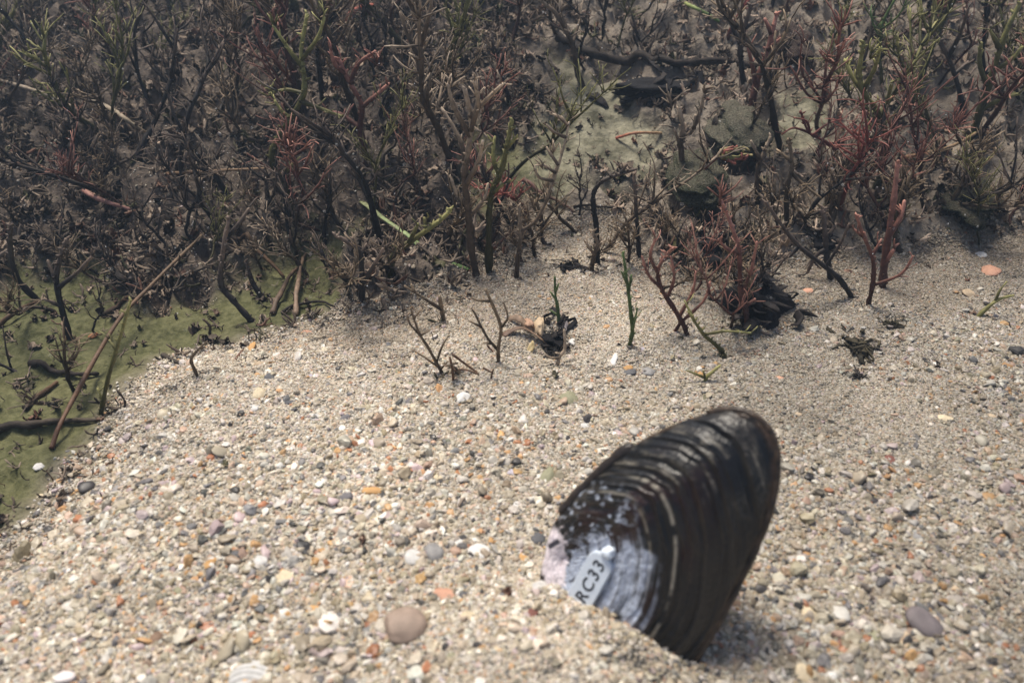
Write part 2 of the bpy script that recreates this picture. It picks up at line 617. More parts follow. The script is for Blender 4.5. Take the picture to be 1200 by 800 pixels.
tag(o, 'coarse pale sand grains covering the bed around the mussel', 'sand', kind='stuff')


# fine sand between the coarse grains: pinches of about forty grains each
def pinch(rng):
    bm = bmesh.new()
    lay_ = bm.verts.layers.float_color.new('tint')
    for k in range(44):
        a = rng.uniform(0, 6.28); rr = 0.036 * math.sqrt(rng.random())
        g = bmesh.ops.create_icosphere(bm, subdivisions=1, radius=1.0)['verts']
        r = 0.0030 * math.exp(rng.gauss(0, 0.25))
        M = (Matrix.Translation((rr * math.cos(a), rr * math.sin(a), rng.uniform(-0.0012, 0.0022))) @
             Matrix.Rotation(rng.uniform(0, 6.28), 4, 'Z') @ Matrix.Rotation(rng.gauss(0, 0.5), 4, 'X') @ Matrix.Diagonal((r * rng.uniform(0.9, 1.5), r, r * rng.uniform(0.4, 0.8), 1)))
        c = PAL[rng.choices(range(len(PAL)), PW)[0]] * rng.uniform(0.85, 1.1) * np.array((1.0, 0.99, 0.95))
        c = 0.65 * c + 0.35 * np.array((0.46, 0.41, 0.33))
        for v in g:
            v.co *= rng.uniform(0.75, 1.15)
            v.co = M @ v.co
            v[lay_] = (*c, 1)
    me = bpy.data.meshes.new('pinch')
    bm.to_mesh(me); bm.free()
    me.materials.append(M_FINE)
    return me


pinch_protos = proto_collection('pinch', [pinch(RNG) for k in range(18)])
nf = 52000
x = NR.uniform(-3.2, 3.8, nf); y = NR.uniform(0.6, 3.7, nf)
z, sand, al, mud, am = ground(x, y, True)
px, py, dd = project(x, y, z)
keep = (px > -420) & (px < 1620) & (py < 1080) & (NR.uniform(0, 1, nf) < sstep(-0.02, 0.10, sand))
x, y, z, sand = x[keep], y[keep], z[keep], sand[keep]
n = len(x)
e_ = 0.02
gx_ = (ground(x + e_, y) - z) / e_; gy_ = (ground(x, y + e_) - z) / e_
sil = sstep(0.55, 0.0, sand + 0.5 * (fbm(x * 5, y * 5, 66) - 0.5)) * sstep(-1.0, -0.5, x) * 0.75
tone = (1 - sil)[:, None] * np.array((1, 1, 1)) + sil[:, None] * np.array((0.52, 0.47, 0.42))
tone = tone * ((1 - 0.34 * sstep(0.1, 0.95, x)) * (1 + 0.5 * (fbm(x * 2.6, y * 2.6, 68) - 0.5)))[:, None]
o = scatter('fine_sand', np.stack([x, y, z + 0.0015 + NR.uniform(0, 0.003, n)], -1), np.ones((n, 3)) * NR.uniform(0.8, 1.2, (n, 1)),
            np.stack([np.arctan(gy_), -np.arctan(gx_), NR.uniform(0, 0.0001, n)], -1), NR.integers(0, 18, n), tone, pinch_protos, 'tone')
tag(o, 'fine silty sand filling the gaps between coarser grains', 'sand', kind='stuff')
print('fine', n)


# plant debris: curled scraps, crumbs and forked bits
def scrap(rng, kind):
    m = MB()
    w = (1, 1, 1)
    if kind == 0:      # curled thread
        p = Vector((0, 0, 0)); d = Vector((1, 0, 0.3)); pts = []
        for k in range(6):
            pts.append(p.copy()); p += d * 0.32
            d = (d + Vector((rng.uniform(-.8, .8), rng.uniform(-.8, .8), rng.uniform(-.5, .7)))).normalized()
        m.tube(resample(pts, 10), [0.07 * rng.uniform(0.6, 1.5) for q in range(10)], [w] * 10, 5, True, 0.6)
    elif kind == 1:    # forked bit
        for a in range(rng.choice([3, 4, 5])):
            an = rng.uniform(-3, 3); up = rng.uniform(0.1, 0.9)
            pts = [Vector((0, 0, 0)), Vector((0.4 * math.cos(an), 0.4 * math.sin(an), 0.25 * up)),
                   Vector((0.9 * math.cos(an + rng.uniform(-.7, .7)), 0.9 * math.sin(an + .3), up))]
            m.tube(resample(pts, 6), [0.09 * rng.uniform(0.6, 1.4) for q in range(5)] + [0.04], [w] * 6, 5)
    else:              # crumpled flake, folded on itself
        for lay_ in range(2):
            b0 = len(m.v); G = 6
            sx_, sy_ = rng.uniform(0.3, 0.6), rng.uniform(0.18, 0.4)
            fo = rng.uniform(-2.6, 2.6)
            for a in range(G):
                for c in range(G):
                    u_, v_ = a / (G - 1) - 0.5, c / (G - 1) - 0.5
                    if abs(u_) + abs(v_) > 0.8: u_ *= 0.8; v_ *= 0.7
                    m.v.append(Vector((u_ * 2 * sx_ + rng.gauss(0, .07), v_ * 2 * sy_ + rng.gauss(0, .07), lay_ * 0.2 + fo * u_ * v_ + 0.5 * fo * v_ * v_ + rng.gauss(0, 0.14) + 0.15))); m.c.append(w)
            for a in range(G - 1):
                for c in range(G - 1):
                    q = b0 + a * G + c
                    m.f.append((q, q + G, q + G + 1, q + 1))
    return m.mesh('scrap', M_DEBRIS)


scrap_protos = proto_collection('scrap', [scrap(RNG, (0, 1, 2, 1)[k % 4]) for k in range(20)])
nd = 105000
x = NR.uniform(-5.2, 5.2, nd); y = NR.uniform(1.2, 7.6, nd)
z, sand, al, mud, am = ground(x, y, True)
px, py, dd = project(x, y, z)
dens = mud * (1 - (0.86 - 0.3 * (x > 0)) * am) * (0.35 + 0.65 * sstep(0.35, 0.6, fbm(x * 2.2, y * 2.2, 61)))
edge = np.exp(-(np.maximum(sand, 0) / 0.22) ** 2) * 0.16 * (x > -0.9) + 0.004 + 0.02 * sstep(0.3, 1.2, x) * sstep(2.0, 2.5, y)
dens = np.maximum(dens, np.where(sand > 0, edge, 0))
keep = (px > -480) & (px < 1680) & (py > -60) & (py < 900) & (NR.uniform(0, 1, nd) < dens)
am0 = am[keep]
x, y, z = x[keep], y[keep], z[keep]; sand = sand[keep]
n = len(x)
size = (0.034 + 0.006 * sstep(0.5, -0.5, x)) * np.exp(np.clip(NR.normal(0, 0.36, n), -1, 0.45)) * np.where(sand > 0.05, 0.42, 1) * (1 - 0.45 * am0)
scl = np.stack([size, size, size], -1) * NR.uniform(0.75, 1.25, (n, 3))
rot = np.stack([NR.normal(0, 0.5, n), NR.normal(0, 0.5, n), NR.uniform(0, 6.28, n)], -1)
DP = np.array([(0.03, 0.024, 0.02), (0.07, 0.052, 0.04), (0.13, 0.10, 0.075), (0.22, 0.17, 0.13), (0.10, 0.05, 0.035), (0.06, 0.06, 0.03)])
colr = DP[NR.choice(6, n, p=[.18, .24, .27, .18, .08, .05])] * (1.15 + 0.6 * sstep(-0.6, 1.0, x))[:, None]  # scraps darker to the left: the thicket's shade is put into their colour
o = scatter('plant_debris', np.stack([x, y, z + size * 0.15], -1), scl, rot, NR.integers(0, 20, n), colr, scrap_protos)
tag(o, 'brown rotting plant scraps and silt crumbs under the water plants', 'debris', kind='stuff')
print('scraps', n)

# ------------------------------------------------------------------ the tagged mussel
G1, G2 = at(640, 690), at(790, 787)
e1 = (G2 - G1).normalized()
eu = (Vector((0, 0, 1)) - e1 * e1.z).normalized()
nn = e1.cross(eu).normalized()
if nn.dot(Vector((0, 0, CAM_H)) - G1) < 0:
    nn = -nn
LEAN = math.radians(24)
eu2 = (eu * math.cos(LEAN) - nn * math.sin(LEAN)).normalized()
nn2 = e1.cross(eu2).normalized()
if nn2.dot(nn) < 0:
    nn2 = -nn2
PO = (G1 + G2) / 2 - nn * 0.07


def on_plane(px, py):
    r = ray(px, py)
    c0 = Vector((0, 0, CAM_H))
    t = (PO - c0).dot(nn2) / r.dot(nn2)
    return c0 + r * t


OUT = [(641, 640), (650, 612), (672, 585), (705, 552), (745, 520), (790, 497), (830, 484), (860, 480), (885, 488), (904, 508),
       (911, 538), (907, 580), (893, 625), (872, 672), (846, 722), (818, 768), (785, 812), (745, 832), (700, 822), (665, 790), (642, 742), (634, 690)]
UMB = (668, 648)


def closed_cr(P, n):
    out = []
    m = len(P)
    for i in range(n):
        s = i / n * m; k = int(s); t = s - k
        p0, p1, p2, p3 = [np.array(P[(k + q) % m], float) for q in (-1, 0, 1, 2)]
        out.append(0.5 * ((2 * p1) + (p2 - p0) * t + (2 * p0 - 5 * p1 + 4 * p2 - p3) * t * t + (3 * p1 - p0 - 3 * p2 + p3) * t ** 3))
    return np.array(out)


NT, NS = 380, 210
outl = closed_cr(OUT, NT)
U3 = np.array(on_plane(*UMB)); O3 = np.array([on_plane(*p) for p in outl])
Lr = np.linalg.norm(O3 - U3, axis=1); Lr = Lr / Lr.max()
ss = np.linspace(0, 1, NS) ** 0.85
SG, TI = np.meshgrid(ss, np.arange(NT), indexing='ij')
TG = TI / NT
LG = Lr[TI]
THK = 0.085
prof = 0.42 * (1 - SG ** 3) + 0.95 * LG ** 0.9 * SG * (1 - SG ** 1.8) * 1.5
prof = prof * (1 - 0.0 * SG) + 0.06 * np.sqrt(np.clip(1 - SG ** 10, 0, 1))
ta = TG * 2 * math.pi
ca, sa = np.cos(ta), np.sin(ta)
ph = SG * LG ** 0.55 + 0.012 * (fbm(ca * 2 + 5, sa * 2 + 5, 3) - 0.5)
r1 = vnoise(ph * 30, 0 * ph + 3.3, 91); r2 = vnoise(ph * 75 + 3 * vnoise(ca * 3 + 9, sa * 3 + 9, 8), 0 * ph + 1.1, 92)
r3 = vnoise(ph * 150, ca * 2 + 4, 93)
ridge = 0.6 * r1 ** 2 + 0.35 * r2 + 0.10 * r3
env = sstep(0.25, 0.6, SG * LG ** 0.4)
pits = fbm(SG * 40, TG * 60, 55, 2)
disp = 0.024 * (ridge - 0.4) * env + 0.004 * (pits - 0.5) * (1 - sstep(0.2, 0.55, SG * LG))
Wv = THK * prof + disp * sstep(1.0, 0.96, SG)
base3 = U3[None, None, :] + SG[..., None] * (O3[TI] - U3)
P3 = base3 + Wv[..., None] * np.array(nn2)
q = project(P3[..., 0], P3[..., 1], P3[..., 2])
PX, PY = q[0], q[1]
# colours of the shell itself
rn = fbm(ph * 8, TG * 9, 71)
colm = np.zeros(P3.shape)
blk = np.array((0.008, 0.008, 0.0085)); red = np.array((0.030, 0.010, 0.008)); pale = np.array((0.30, 0.27, 0.215))
brn = np.array((0.022, 0.019, 0.016)); nac = np.array((0.48, 0.53, 0.63)); pink = np.array((0.78, 0.70, 0.72))


def lay(cur, c, m):
    return cur * (1 - m[..., None]) + c * m[..., None]


colm = colm + blk
colm = lay(colm, red * 0.8, 0.8 * sstep(0.45, 0.65, rn) * sstep(0.9, 0.6, SG))
colm = lay(colm, brn, 0.7 * sstep(0.5, 0.7, fbm(ph * 25, TG * 14, 73)))
patch = fbm(ph * 9 + 3, TG * 22, 75)
upper = sstep(625, 530, PY)
lines = np.zeros(ph.shape)
lr = random.Random(5)
for k in range(24):
    c_ = 0.30 + 0.70 * (k + lr.uniform(-0.45, 0.45)) / 24
    g_ = np.exp(-((ph - c_ - 0.004 * (vnoise(TG * 30, TG * 0 + k, 44) - 0.5)) / lr.uniform(0.0022, 0.0058)) ** 2)
    mk = sstep(0.48, 0.66, fbm(TG * 16, TG * 0 + 3.7 * k, 45, 3)) * (0.10 + 0.90 * upper) * lr.uniform(0.25, 1.0) * (0.35 + 0.65 * sstep(0.35, 0.6, fbm(PX / 4.0, PY / 4.0, 47, 2)))
    lines = np.maximum(lines, g_ * mk)
crest = 0.35 * sstep(0.42, 0.66, ridge) * sstep(0.42, 0.60, patch) * sstep(0.3, 0.55, fbm(PX / 3.5, PY / 3.5, 76, 2)) * (0.12 + 0.88 * upper)
colm = lay(colm, pale, np.clip(crest * 0.8, 0, 1))
colm = lay(colm, pale * 1.15, np.clip(lines, 0, 1) * 0.95)
line = sstep(0.012, 0.003, np.abs(ph - 0.565 - 0.006 * (patch - 0.5))) + 0.7 * sstep(0.009, 0.002, np.abs(ph - 0.455))
colm = lay(colm, pale * 1.1, np.clip(line, 0, 1) * sstep(728, 760, PX) * sstep(0.35, 0.55, fbm(ph * 3, TG * 40, 79)) * 0.8)
colm = lay(colm, np.array((0.05, 0.030, 0.018)), sstep(0.965, 0.99, SG) * sstep(0.3, 0.6, fbm(TG * 50, SG * 2, 80)))
sp = fbm(ph * 26, TG * 60, 83)
ws_ = 0.55 * fbm(ph * 46, TG * 4, 85) + 0.45 * fbm(ph * 100, TG * 6, 86)          # streaks along the growth lines
dx = (PX - 708) / 70; dyy = (PY - 684) / 84
rot_ = math.radians(22)
ex = dx * math.cos(rot_) + dyy * math.sin(rot_); ey = -dx * math.sin(rot_) + dyy * math.cos(rot_)
zone = 1 - np.sqrt(ex ** 2 + ey ** 2) + (fbm(PX / 22, PY / 22, 87) - 0.5) * 0.7
white = sstep(0.05, 0.35, zone) * sstep(0.45, 0.62, 0.93 * ws_ + 0.07 * sp + 0.15 * sstep(0.15, 0.6, zone))
colm = lay(colm, nac, np.clip(white, 0, 1) * 0.92)
freck = sstep(0.62, 0.72, fbm(PX / 5.0, PY / 5.0, 88, 2)) * sstep(1.0, 0.5, np.hypot((PX - 700) / 55, (PY - 600) / 45))
colm = lay(colm, nac * 0.8, freck * 0.8)
beak = sstep(0.0, 0.25, 1 - np.hypot((PX - 649) / 17, (PY - 652) / 42) + (fbm(PX / 7, PY / 7, 89) - 0.5) * 0.7)
colm = lay(colm, pink, beak)
slit = sstep(4.0, 2.0, np.abs((PX - 649) * 0.5 + (PY - 637) * 0.85)) * sstep(9, 6, np.hypot(PX - 649, PY - 637))
colm = lay(colm, np.array((0.05, 0.05, 0.07)), slit)
CENTER = Vector((float(base3[..., 0].mean()), float(base3[..., 1].mean()), float(G1.z + G2.z) / 2))
mussel = empty('mussel', CENTER)
tag(mussel, 'dark ridged freshwater mussel standing in the sand with a white numbered tag', 'mussel')


def grid_mesh(name, P, cols, mat, flip):
    me = bpy.data.meshes.new(name)
    nvv = NT * NS
    me.vertices.add(nvv)
    me.vertices.foreach_set('co', (P - np.array(CENTER)).reshape(-1, 3).astype(np.float32).ravel())
    i = np.arange(nvv).reshape(NS, NT)
    j = np.roll(i, -1, axis=1)
    qd = np.stack([i[:-1], j[:-1], j[1:], i[1:]], -1).reshape(-1, 4)
    if flip:
        qd = qd[:, ::-1]
    me.loops.add(qd.size); me.polygons.add(len(qd))
    me.loops.foreach_set('vertex_index', np.ascontiguousarray(qd).ravel().astype(np.int32))
    me.polygons.foreach_set('loop_start', np.arange(0, qd.size, 4, dtype=np.int32))
    me.polygons.foreach_set('use_smooth', np.ones(len(qd), bool))
    me.update(calc_edges=True)
    a = me.attributes.new('tint', 'FLOAT_COLOR', 'POINT')
    a.data.foreach_set('color', np.concatenate([cols.reshape(-1, 3), np.ones((nvv, 1))], 1).astype(np.float32).ravel())
    me.materials.append(mat)
    return me


facing = True
va = grid_mesh('valve', P3, np.clip(colm, 0, 0.85), M_SHELL, False)
vn = va.polygons[NT * 100].normal
if Vector(vn).dot(nn2) < 0:
    va = grid_mesh('valve', P3, np.clip(colm, 0, 0.85), M_SHELL, True); facing = False
tag(link('valve', va, mussel), 'facing shell valve with worn white patch and pale growth ridges')
P3b = base3 - (Wv[..., None] + 0.004) * np.array(nn2)
colb = lay(np.zeros(P3.shape) + blk, brn, sstep(0.5, 0.7, fbm(ph * 25, TG * 14, 99)))
link('valve', grid_mesh('valve', P3b, colb, M_SHELL, facing), mussel)
# brown skin along the gape
lip = MB()
seg = [O3[k] - 0.002 * np.array(nn2) for k in range(int(NT * 6 / 22), int(NT * 16 / 22), 3)]
lip.tube([Vector(p) for p in seg], [0.0065 + 0.002 * RNG.random() for p in seg], [mixv((0.02, 0.014, 0.010), (0.065, 0.042, 0.026), RNG.random()) for p in seg], 6)
link('shell_lip', lip.mesh('shell_lip', M_SHELL, CENTER), mussel)
# hinge ligament along the back
lg = MB()
seg = [O3[k] for k in range(int(NT * 1.5 / 22), int(NT * 4 / 22), 3)]
lg.tube([Vector(p) for p in seg], [0.012 + 0.004 * RNG.random() for p in seg], [(0.03, 0.022, 0.018)] * len(seg), 6)
link('hinge_ligament', lg.mesh('hinge_ligament', M_SHELL, CENTER), mussel)

bvh = BVHTree.FromPolygons([Vector(p) for p in P3.reshape(-1, 3)],
                           [tuple(p.vertices) for p in va.polygons])


def on_shell(px, py):
    h = bvh.ray_cast(Vector((0, 0, CAM_H)), ray(px, py).normalized())
    return h[0]


# tag: a flat plate glued to the shell
TB, TT = (677, 710), (706, 656)
pts = [on_shell(*p) for p in ((674, 702), (706, 656), (688, 660), (700, 690), (691, 681), (682, 690))]
pts = [p for p in pts if p is not None]
A_ = np.array([tuple(p) for p in pts]); cen = A_.mean(0)
nv_ = np.linalg.svd(A_ - cen)[2][2]
tn = Vector(nv_)
if tn.dot(nn2) < 0: tn = -tn
tn = (tn * 0.75 + nn2 * 0.25).normalized()
offm = max((p - Vector(cen)).dot(tn) for p in pts)
TP = Vector(cen) + tn * (offm + 0.001)


def on_tag(px, py):
    r = ray(px, py); c0 = Vector((0, 0, CAM_H))
    return c0 + r * ((TP - c0).dot(tn) / r.dot(tn))


a0, a1 = on_tag(675, 712), on_tag(707.5, 653)
tu = (a1 - a0).normalized(); tv = tn.cross(tu).normalized()
tl = (a1 - a0).length; tw = (on_tag(703, 689) - on_tag(679, 675)).length * 0.5
tw = abs((on_tag(702, 686) - on_tag(680, 672)).dot(tv)) * 0.5 * 1.25
m = MB()
ol = []
R_ = tw * 0.92
for cx, a_0 in ((tl - R_ + R_ * 0.35, -90), (0.0 + R_, 90)):
    for k in range(13):
        a = math.radians(a_0 + 180 * k / 12)
        ol.append((cx + R_ * math.cos(a), (tw - R_) * (1 if math.sin(a) > 0 else -1) + R_ * math.sin(a)))
K = len(ol)
ctr = (tl / 2, 0)
rings = [(1.0, -0.02), (1.0, 0.005), (0.985, 0.0078), (0.95, 0.0085)]
for sc, hh in rings:
    for (u_, v_) in ol:
        m.v.append(a0 + tu * (ctr[0] + (u_ - ctr[0]) * sc) + tv * (v_ * sc) + tn * hh); m.c.append((1, 1, 1))
for r_ in range(len(rings) - 1):
    for k in range(K):
        m.f.append((r_ * K + k, r_ * K + (k + 1) % K, (r_ + 1) * K + (k + 1) % K, (r_ + 1) * K + k))
m.f.append(tuple((len(rings) - 1) * K + k for k in range(K)))
tagm = m.mesh('identification_tag', M_TAG, CENTER, smooth=False)
tago = tag(link('identification_tag', tagm, mussel), 'white oval tag printed RC33')
cu = bpy.data.curves.new('lettering', 'FONT')
cu.body = 'RC33'
cu.size = 1.0
cu.space_character = 1.22
cu.extrude = 0.02; cu.offset = 0.018
tmp = bpy.data.objects.new('lettering_source', cu)
COL.objects.link(tmp)
bpy.context.view_layer.update()
lm = bpy.data.meshes.new_from_object(tmp.evaluated_get(bpy.context.evaluated_depsgraph_get()))
bpy.data.objects.remove(tmp)
cs = np.zeros(len(lm.vertices) * 3); lm.vertices.foreach_get('co', cs); cs = cs.reshape(-1, 3)
wx = cs[:, 0].max() - cs[:, 0].min(); wy = cs[:, 1].max() - cs[:, 1].min()
c_s = on_tag(678.5, 698); c_e = on_tag(705.5, 657)
d_len = (c_e - c_s).dot(tu)
s_x = d_len / wx; s_y = tw * 2 * 0.47 / wy
up_v = tv if (on_tag(680, 672) - on_tag(702, 686)).dot(tv) > 0 else -tv
co = []
for p in cs:
    w3 = a0 + tu * ((c_s - a0).dot(tu) + (p[0] - cs[:, 0].min()) * s_x) + up_v * ((p[1] - wy / 2) * s_y) + tn * (0.0086 + (0.0006 if p[2] > 0 else -0.001))
    co.append(w3 - CENTER)
lm.vertices.foreach_set('co', np.array([tuple(p) for p in co], np.float32).ravel())
lm.materials.clear(); lm.materials.append(M_INK); lm.name = 'lettering'
lm.update()
link('lettering', lm, tago)
gp = on_shell(713, 645)
if gp:
    gm = stone_mesh('glue_bead', RNG, 3, M_TAG, 2, 0.25)
    gb = link('glue_bead', gm, mussel, gp - CENTER)
    gb.scale = (0.017, 0.017, 0.014)

# ------------------------------------------------------------------ pebbles, stones and shells on the sand
PCOL = {'white': (0.62, 0.60, 0.565), 'cream': (0.60, 0.50, 0.34), 'grey': (0.26, 0.25, 0.24), 'dark grey': (0.10, 0.10, 0.105), 'slate': (0.15, 0.14, 0.145),
        'orange': (0.52, 0.30, 0.12), 'salmon': (0.55, 0.30, 0.20), 'brown': (0.22, 0.14, 0.09), 'maroon': (0.20, 0.08, 0.06),
        'olive': (0.26, 0.25, 0.16), 'tan': (0.44, 0.34, 0.23), 'rust': (0.38, 0.16, 0.07), 'lilac': (0.44, 0.40, 0.45), 'black': (0.03, 0.03, 0.032)}


def pebble(px, py, wpx, hpx, colour, label=None, name='pebble', tilt=None, flat_=0.55, yaw=None, cuts=None, sub=3, mat=None, sink=0.25, cat='pebble', group=None, lump=0.2, lo=0.62):
    p = at(px, py)
    d = p.y * CP - (p.z - CAM_H) * SP
    sx = wpx * 0.5 * d / FPX
    view = math.sin(math.atan2(CAM_H - p.z, p.y))
    sy = hpx * 0.5 * d / FPX / max(view, 0.4)
    sx *= 0.92; sy *= 0.92; szz = min(sx, sy) * flat_ * 0.85
    me = stone_mesh(name, RNG, sub, mat or M_STONE, RNG.choice([3, 5, 8]) if cuts is None else cuts, lump, PCOL[colour] if isinstance(colour, str) else colour, lo=lo)
    o = link(name, me, None, (p.x, p.y, p.z + szz * (1 - 2 * sink)))
    o.scale = (sx, sy, szz)
    o.rotation_euler = (RNG.gauss(0, 0.15) if tilt is None else tilt[0], RNG.gauss(0, 0.15) if tilt is None else tilt[1], RNG.uniform(-0.3, 0.3) if yaw is None else yaw)
    o['category'] = cat
    if label: o['label'] = label
    if group: o['group'] = group
    return o


HAND = [  # px, py, w, h, colour, label
    (484, 654, 24, 20, 'white', 'round bright white pebble in front of the mussel, touching a grey pebble'),
    (508, 650, 30, 24, 'grey', 'rounded grey pebble touching a bright white pebble'),
    (520, 698, 34, 16, 'salmon', 'flat salmon pink pebble behind the brown disc pebble'),
    (540, 636, 18, 14, 'white', 'small white pebble right of the grey pebble'),
    (440, 576, 34, 12, 'orange', 'flat pale orange chip lying left of the mussel'),
    (404, 584, 24, 14, 'slate', 'small dark grey flat pebble left of the orange chip'),
    (466, 602, 20, 8, 'olive', 'thin grey-green sliver next to a black sliver'),
    (641, 560, 20, 24, 'olive', 'olive grey oval pebble behind the mussel beak'),
    (613, 655, 14, 16, 'orange', 'amber orange round pebble left of the tagged mussel'),
    (622, 720, 20, 16, 'maroon', 'maroon round pebble below the mussel tag'),
    (634, 690, 24, 18, 'white', 'white pebble touching the mussel at the tag end'),
    (630, 632, 20, 16, 'dark grey', 'dark grey pebble against the mussel beak'),
    (560, 650, 32, 20, 'white', 'pale whitish lump halfway between white pebble and mussel'),
    (625, 753, 16, 14, 'lilac', 'lilac grey pebble low in front of mussel'),
    (548, 724, 20, 18, 'cream', 'cream pebble right of the brown disc pebble'),
    (335, 678, 26, 18, 'cream', 'cream ochre pebble in left foreground sand'),
    (247, 660, 16, 22, 'orange', 'orange pebble standing on edge in left foreground'),
    (185, 752, 20, 20, 'brown', 'brown amber pebble in the lower left corner sand'),
    (115, 660, 14, 18, 'rust', 'rust brown chip on the far left sand slope'),
    (368, 718, 22, 16, 'orange', 'pale orange chip left of the brown disc pebble'),
    (337, 722, 18, 14, 'orange', 'tan orange chip above the white ribbed shell'),
    (305, 660, 22, 18, 'white', 'white quartz pebble in left foreground'),
    (338, 655, 16, 14, 'white', 'small white quartz pebble beside the cream ochre one'),
    (278, 650, 26, 12, 'dark grey', 'dark grey flat chip in left foreground'),
    (282, 638, 22, 12, 'grey', 'mid grey flat chip above the dark one'),
    (290, 590, 14, 10, 'salmon', 'small salmon pink chip on the left sand slope'),
    (395, 632, 14, 12, 'salmon', 'pink pebble above the left foreground gravel'),
    (304, 462, 16, 14, 'cream', 'pale yellow pebble near the top of left sand slope'),
    (294, 410, 12, 14, 'orange', 'orange pebble at the rear edge of the sand by the algae'),
    (306, 428, 20, 8, 'tan', 'flat tan chip near the rear edge of sand'),
    (362, 390, 20, 5, 'salmon', 'thin salmon sliver at the rear of sand'),
    (316, 443, 14, 9, 'dark grey', 'dark grey pebble at the rear of the left slope'),
    (297, 479, 18, 8, 'white', 'narrow white chip below the pale yellow pebble'),
    (369, 490, 18, 8, 'white', 'flat white chip in the middle of left slope'),
    (405, 491, 14, 9, 'slate', 'small slate grey pebble centre left'),
    (339, 472, 18, 6, 'dark grey', 'dark sliver on the left slope'),
    (542, 468, 22, 12, 'white', 'white shell chip in the sand below a dead sprig'),
    (480, 471, 13, 10, 'slate', 'small blue grey pebble left of the white shell chip'),
    (453, 406, 14, 7, 'dark grey', 'flat dark grey chip by the front plants'),
    (666, 468, 24, 16, 'olive', 'greyish tan pebble behind the mussel'),
    (685, 500, 14, 8, 'white', 'white oval chip just behind the mussel'),
    (720, 422, 12, 18, 'white', 'upright white chip beside a green sprig'),
    (672, 401, 12, 8, 'white', 'white chip right of the dark hollow'),
    (738, 437, 20, 9, 'dark grey', 'dark grey flat pebble below the green sprig'),
    (760, 437, 18, 11, 'grey', 'grey rounded pebble beside the dark flat pebble'),
    (736, 433, 14, 8, 'orange', 'orange tan chip under the green sprig'),
    (948, 611, 12, 14, 'salmon', 'salmon chip just right of the mussel'),
    (1060, 752, 20, 26, 'tan', 'tan upright pebble beside the slate chip'),
    (1042, 714, 22, 10, 'white', 'white chip above the tan upright pebble'),
    (986, 757, 20, 18, 'maroon', 'dull maroon pebble in the right foreground'),
    (1022, 748, 20, 20, 'olive', 'olive grey pebble left of the tan upright one'),
    (947, 717, 18, 20, 'cream', 'pale cream pebble right of the mussel foot'),
    (905, 705, 14, 26, 'dark grey', 'blue black pebble standing right of the mussel foot'),
    (1050, 690, 16, 18, 'dark grey', 'blue black round pebble in the right sand'),
    (1075, 630, 14, 16, 'grey', 'small grey pebble in the right sand'),
    (1088, 776, 20, 22, 'brown', 'brown ochre pebble below the slate chip'),
    (942, 790, 30, 22, 'cream', 'pale stone cut by the lower edge, right of mussel'),
    (970, 796, 24, 16, 'white', 'whitish stone at the lower edge beside the pale one'),
    (858, 710, 28, 12, 'brown', 'brown chip tucked behind the mussel right edge'),
    (1042, 540, 14, 12, 'maroon', 'small reddish chip on the right sand'),
    (1012, 557, 24, 6, 'brown', 'brown woody splinter on the right sand'),
    (1160, 320, 24, 12, 'salmon', 'flat terracotta pebble on the far right sand'),
    (1135, 346, 18, 10, 'tan', 'ochre pebble on the far right sand near a twig'),
    (946, 342, 16, 6, 'salmon', 'flat terracotta chip behind the black leaf litter'),
    (912, 444, 12, 6, 'salmon', 'small terracotta chip in front of black litter'),
    (46, 548, 14, 9, 'white', 'white chip at the algae edge far left'),
    (110, 394, 13, 9, 'rust', 'single orange brown pebble on the green algae mat'),
    (1108, 492, 22, 10, 'cream', 'ochre cream pebble far right of the mussel'),
    (1150, 300, 14, 8, 'white', 'white chip on the far right under the plants'),
    (565, 582, 12, 8, 'dark grey', 'dark chip left of mussel in mid sand'),
    (600, 555, 14, 9, 'lilac', 'lilac chip behind the mussel in mid sand'),
    (515, 560, 16, 9, 'cream', 'small cream pebble in the middle of the sand'),
]
for (a, b_, w, hh, c, lab) in HAND:
    pebble(a, b_, w, hh, c, lab)

# the bigger single pieces
d = pebble(475, 740, 58, 40, (0.30, 0.225, 0.175), 'round flat brown pebble lying in the foreground sand left of mussel', flat_=0.6, cuts=1, tilt=(0.12, 0.05), sub=4, sink=-0.05, yaw=0.1, lump=0.1)
s_ = pebble(1082, 735, 52, 30, (0.17, 0.145, 0.145), 'smooth slate grey elongated chip tilted in the right sand', flat_=0.55, cuts=4, tilt=(0.1, 0.25), yaw=-0.75, sink=0.05, lump=0.1)
# black slivers
pebble(412, 606, 30, 7, 'black', 'thin black sliver left of the mussel', cuts=2, yaw=-0.3)
pebble(432, 607, 20, 6, 'black', 'short black splinter joining a grey-green sliver', cuts=2, yaw=-0.5)


